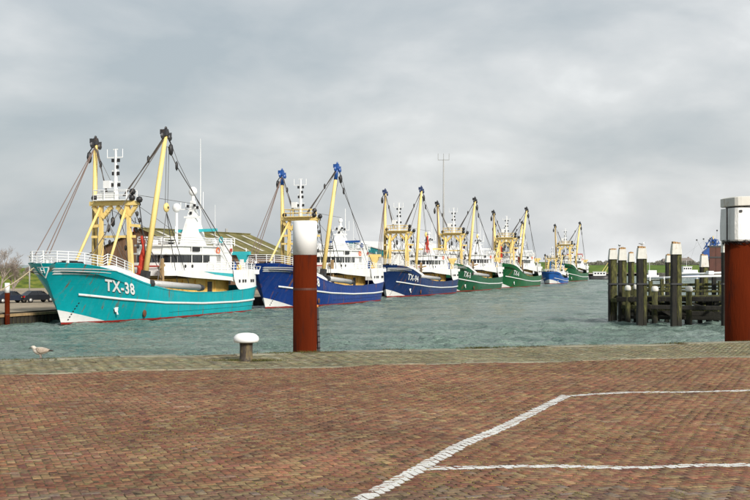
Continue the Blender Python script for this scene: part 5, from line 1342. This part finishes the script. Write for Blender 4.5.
# kerb between the two pavings, and the coping, stone by stone
def stones(name, fn, x0, x1, ln, off0, off1, zt_, m, parent, dep=.2):
    x = x0; r = random.Random(int(ln*10)); k_ = fn(1)-fn(0); d = Vector((1,k_,0)).normalized(); nr = Vector((-d.y,d.x,0))
    while x < x1:
        l = ln*r.uniform(.96,1.04); a = Vector((x, fn(x), 0)); b_ = a+d*(l-.015); dz = r.uniform(-.006,.006); u_ = float(und(x, fn(x)))
        mb = MB(); c = .012
        for (z, i_) in ((zt_-dep, 0), (zt_-c+dz, 0), (zt_+dz, c)):
            for (p, so_, al_) in ((a, off0+i_, i_), (b_, off0+i_, -i_), (b_, off1-i_, -i_), (a, off1-i_, i_)): q = p+nr*so_+d*al_; mb.v.append((q.x, q.y, z+u_))
        for j in range(2):
            for i in range(4): mb.f.append((j*4+i, j*4+(i+1)%4, (j+1)*4+(i+1)%4, (j+1)*4+i))
        mb.f.append((8,9,10,11)); mb.build(name, m if name != 'kerb_stone' or math.sin(x*1.1+2)+r.uniform(-.5,.5) > .35 else M['concrete'], parent); x += l*d.x
kb = MB().add([(XL,kY(XL)+.0,QZ-.16),(XR,kY(XR)+.0,QZ-.16),(XR,kY(XR)+.1,QZ-.16),(XL,kY(XL)+.1,QZ-.16)], [(0,1,2,3)]).build('kerb', M['concrete']); struct(kb)
stones('kerb_stone', kY, XL, XR, 1.0, -.02, .09, QZ+.010, M['kerbm'], kb)
qe = MB()
for xa, xb in ((-60,XL),(XL,XR),(XR,60)):
    qe.add([(xa,eY(xa)-.03,-2),(xb,eY(xb)-.03,-2),(xb,eY(xb)-.03,QZ-.1),(xa,eY(xa)-.03,QZ-.1)], [(3,2,1,0)])
qe = qe.build('quay_edge_wall', M['quaywood']); struct(qe)
stones('coping_stone', eY, -14, 16, 1.5, -.48, 0, QZ+.012, M['concrete'], qe, .3)
# rest of the quay, outside the laid bricks
def sheet(name, pts, m): mb = MB(); mb.v = pts; mb.f = [tuple(range(len(pts)))]; return struct(mb.build(name, m))
zq = QZ-.004
sheet('quay_ground', [(-60,-60,zq),(60,-60,zq),(60,YN+.1,zq),(-60,YN+.1,zq)], M['pavefar'])
sheet('quay_ground', [(-60,YN+.1,zq),(XL+.1,YN+.1,zq),(XL+.1,eY(XL)-.05,zq),(-60,eY(-60)-.05,zq)], M['pavefar'])
sheet('quay_ground', [(XR-.1,YN+.1,zq),(60,YN+.1,zq),(60,eY(60)-.05,zq),(XR-.1,eY(XR)-.05,zq)], M['pavefar'])
# weeds: along the coping, round the bollard, in the joints
M['weed'] = ground_mat('edge_weeds', (.045,.050,.014), (.155,.135,.045), 5, (.085,.085,.022))
wd = MB(); ms = MB(); r = random.Random(9)
def blade(x, y, z, h, wdt):
    an = r.uniform(0,6.283); lx, ly = r.gauss(0,.5)*h, r.gauss(0,.5)*h; dx, dy = math.cos(an)*wdt, math.sin(an)*wdt
    wd.add([(x-dx,y-dy,z),(x+dx,y+dy,z),(x+lx,y+ly,z+h)], [(0,1,2)])
for i in range(9000):
    x = r.uniform(XL, XR); dens = .5+.5*math.sin(x*1.7+math.sin(x*.6)*2)
    if r.random() > dens: continue
    y = eY(x)-.02-abs(r.gauss(0,.10)); blade(x, y, QZ-.004, r.uniform(.01,.055)*(.5+dens), r.uniform(.004,.010))
for (cx, cy, n_, sd_) in ((PX(246,27.3),27.3,420,.22),(PX(262,27.2),27.25,260,.16),(PX(232,27.4),27.3,160,.16),(PX(477,31.3),31.45,300,.14),(PX(20,27.5),27.4,200,.3),(PX(285,29.4),29.45,500,.28),(PX(385,30.3),30.4,260,.2),(PX(590,32.3),32.2,240,.2)):
    for i in range(n_): blade(cx+r.gauss(0,sd_*1.6), min(cy+r.gauss(0,sd_*.35), eY(cx)-.02), QZ, r.uniform(.01,.07), r.uniform(.004,.011))
for i in range(42000):
    k_ = r.randrange(len(o_)); an = o_[k_,2]; e_ = r.choice((-.052,.052)); t_ = r.uniform(-.1,.1); x = o_[k_,0]+math.cos(an)*t_-math.sin(an)*e_; y = o_[k_,1]+math.sin(an)*t_+math.cos(an)*e_
    if math.sin(x*.9+1)*math.sin(y*.7)+.25*math.sin(x*3+y*2)+.10*x < r.uniform(-.6,.5): continue
    h_ = r.uniform(.003,.012); w_ = r.uniform(.005,.014); a2 = r.uniform(0,6.283); z_ = QZ+float(und(x,y))-.003
    dx, dy = math.cos(a2)*w_, math.sin(a2)*w_
    ms.add([(x-dx,y-dy,z_),(x+dy,y-dx,z_),(x+dx,y+dy,z_),(x-dy,y+dx,z_),(x,y,z_+h_)], [(0,1,4),(1,2,4),(2,3,4),(3,0,4)])
struct(wd.build('weeds', M['weed']), 'stuff')
M['moss'] = ground_mat('joint_moss', (.11,.095,.022), (.34,.29,.075), 8, (.21,.18,.05))
struct(ms.build('joint_moss', M['moss']), 'stuff')

# ------------------------------------------------------------------ gulls
def gull(label, x, y, z, rz, sc=1.0, brown=True, grp=None):
    t_ = thing('gull', label, 'gull', (x, y, z), rz, grp)
    fm = mat('gull_plumage_mottled' if brown else 'gull_plumage_white', (.58,.53,.46) if brown else (.78,.78,.77), .85, var=.06, grime=.85 if brown else 0, gcol=(.24,.18,.13), gscale=11, thr=.50, stretch=(.6,1,1))
    wmm = mat('gull_wing_brown' if brown else 'gull_wing_grey', (.42,.35,.28) if brown else (.42,.44,.46), .85, var=.1, grime=.9 if brown else .1, gcol=(.17,.12,.085), gscale=13, thr=.48)
    # body along +X = forward; one continuous skin through head, neck, breast and tail
    sec = [(-.265,.205,.010,.010),(-.23,.208,.030,.020),(-.17,.210,.055,.045),(-.10,.205,.078,.074),(-.02,.200,.092,.094),(.06,.205,.090,.097),(.115,.225,.074,.084),(.140,.248,.060,.068),(.156,.272,.052,.052),(.172,.290,.048,.047),(.196,.298,.045,.043),(.224,.291,.030,.030),(.239,.284,.013,.014)]
    mb = MB(); n = 14
    for i, (a, zz, ry, rz_) in enumerate(sec):
        p0 = sec[max(i-1,0)]; p1 = sec[min(i+1,len(sec)-1)]; tx, tz = p1[0]-p0[0], p1[1]-p0[1]; l = math.hypot(tx,tz); tx/=l; tz/=l
        for q in range(n):
            an = 2*math.pi*q/n; mb.v.append(((a-tz*math.sin(an)*rz_)*sc, ry*math.cos(an)*sc, (zz+tx*math.sin(an)*rz_)*sc))
    for i in range(len(sec)-1):
        for q in range(n): mb.f.append((i*n+q, i*n+(q+1)%n, (i+1)*n+(q+1)%n, (i+1)*n+q))
    mb.f.append(tuple(range(n))[::-1]); mb.f.append(tuple((len(sec)-1)*n+q for q in range(n))); mb.build('body', fm, t_, True)
    dkm = mat('gull_wingtip', (.035,.028,.024), .8); lg = mat('gull_leg', (.45,.28,.24), .6)
    for sy in (-1,1):
        mb = MB(); ws = [(.095,.255,.02,.03),(.06,.235,.018,.062),(-.02,.222,.016,.072),(-.10,.222,.014,.056),(-.18,.222,.011,.034),(-.23,.222,.008,.02)]
        for i, (a, zz, th, hh) in enumerate(ws):
            yy = sy*[.062,.084,.088,.074,.048,.03][i]
            for q in range(8): an = 2*math.pi*q/8; mb.v.append((a*sc, (yy+th*math.cos(an))*sc, (zz+hh*math.sin(an))*sc))
        for i in range(5):
            for q in range(8): mb.f.append((i*8+q, i*8+(q+1)%8, (i+1)*8+(q+1)%8, (i+1)*8+q))
        mb.f.append(tuple(range(8))[::-1]); mb.f.append(tuple(40+q for q in range(8))); mb.build('wing', wmm, t_, True)
        mb = MB().tube([(-.20*sc,sy*.032*sc,.222*sc),(-.27*sc,sy*.018*sc,.218*sc),(-.335*sc,sy*.012*sc,.212*sc)], [.018*sc,.014*sc,.003], 6); mb.build('wing_tip', dkm, t_, True)
        mb = MB().tube([(.01*sc,sy*.04*sc,.13*sc),(-.012*sc,sy*.04*sc,.075*sc),(.0,sy*.04*sc,.012*sc)], [.010*sc,.0065*sc,.0065*sc], 6)
        mb.add([(-.01*sc,sy*.04*sc,.008*sc),(.06*sc,(sy*.04-.028)*sc,.004),(.066*sc,sy*.04*sc,.004),(.06*sc,(sy*.04+.028)*sc,.004)], [(0,1,2),(0,2,3),(0,2,1),(0,3,2)]); mb.build('leg', lg, t_, True)
        MB().ball((.200*sc,sy*.0420*sc,.304*sc), .0085*sc, 8).build('eye', M['black'], t_, True)
    mb = MB().tube([(.232*sc,0,.286*sc),(.270*sc,0,.277*sc),(.290*sc,0,.264*sc)], [.0155*sc,.012*sc,.003*sc], 8); mb.build('beak', dkm, t_, True)
    mb = MB(); mb.add([(-.20*sc,-.035*sc,.212*sc),(-.31*sc,-.045*sc,.200*sc),(-.31*sc,.045*sc,.200*sc),(-.20*sc,.035*sc,.212*sc),(-.20*sc,-.035*sc,.200*sc),(-.31*sc,-.045*sc,.194*sc),(-.31*sc,.045*sc,.194*sc),(-.20*sc,.035*sc,.200*sc)], [(0,3,2,1),(4,5,6,7),(0,1,5,4),(1,2,6,5),(2,3,7,6),(3,0,4,7)]); mb.build('tail', dkm, t_)
    return t_
Zg = eY(PX(40,27.8))-.20
gull('young mottled brown gull standing on the quay edge', PX(40.5,Zg), Zg, QZ+.012, R(180), 1.0)
gull('grey and white gull perched on the cap of the broad black pile', PX(641.8,107.2), 107.1, PZ(246.9,107.2)+.05, R(20), 1.25, False)
gull('small gull perched on the rusty stained cap beside the end pile', PX(619.5,113), 113, PZ(248,113)+.04, R(95), 1.1, False)

rm = thing('radio_mast', 'tall thin grey radio mast with a crossed aerial head rising behind the trawlers', 'mast', (PX(443.6,251), 251, QH))
hm_ = PZ(160,251)-QH
MB().tube([(0,0,0),(0,0,hm_*.6),(0,0,hm_)], [.24,.20,.13], 8).build('pole', M['grey'], rm, True)
for a_, b_ in (((-1.3,0,hm_),(1.3,0,hm_)),((0,-1.3,hm_+.1),(0,1.3,hm_+.1))): MB().tube([a_,b_], .06, 4).build('cross_arm', M['grey'], rm)
for x_ in (-1.25,0,1.25): MB().tube([(x_,0,hm_+.07),(x_,0,hm_+1.5)], .05, 4).build('aerial', M['grey'], rm)

# tyre fenders hung along the first hulls and gear stored on the far quay
for bt, ss in ((0, (20.5, 27.0)), (1, (22.0, 29.0))):
    root_ = [o for o in bpy.data.objects if o.name.startswith('beam_trawler')][bt]
    H_ = Hull(37.4 if bt == 0 else 38.5, 4.25, 1.0)
    for s1 in ss:
        c = Vector(H_.pt(s1, -1, 1.2, .12)); ring = [c+Vector((.42*math.cos(t_), 0, .42*math.sin(t_))) for t_ in np.linspace(0, 6.283, 15)]
        MB().tube(ring, .13, 6, False).build('tyre_fender', M['rubber'], root_, True)
def fish_crates(label, s_, d_, n_, colr, grp=None):
    t_ = thing('crate_stack', label, 'crates', row(s_, d_, QH), ROT, grp); cm = mat('crate_'+colr[0], colr[1], .6, var=.1)
    for i in range(n_):
        m_ = MB(); z = i*.29; m_.box((-.4,-.25,z),(.4,.25,z+.03)); m_.box((-.4,-.25,z+.03),(-.37,.25,z+.27)); m_.box((.37,-.25,z+.03),(.4,.25,z+.27)); m_.box((-.37,-.25,z+.03),(.37,-.22,z+.27)); m_.box((-.37,.22,z+.03),(.37,.25,z+.27)); m_.build('crate', cm, t_)
fish_crates('stack of faded blue fish crates between the turquoise and royal blue trawlers', 39.5, 6.4, 6, ('blue', (.05,.16,.35)))
fish_crates('stack of pale grey fish crates between the turquoise and royal blue trawlers', 40.8, 6.6, 4, ('pale', (.5,.5,.47)))
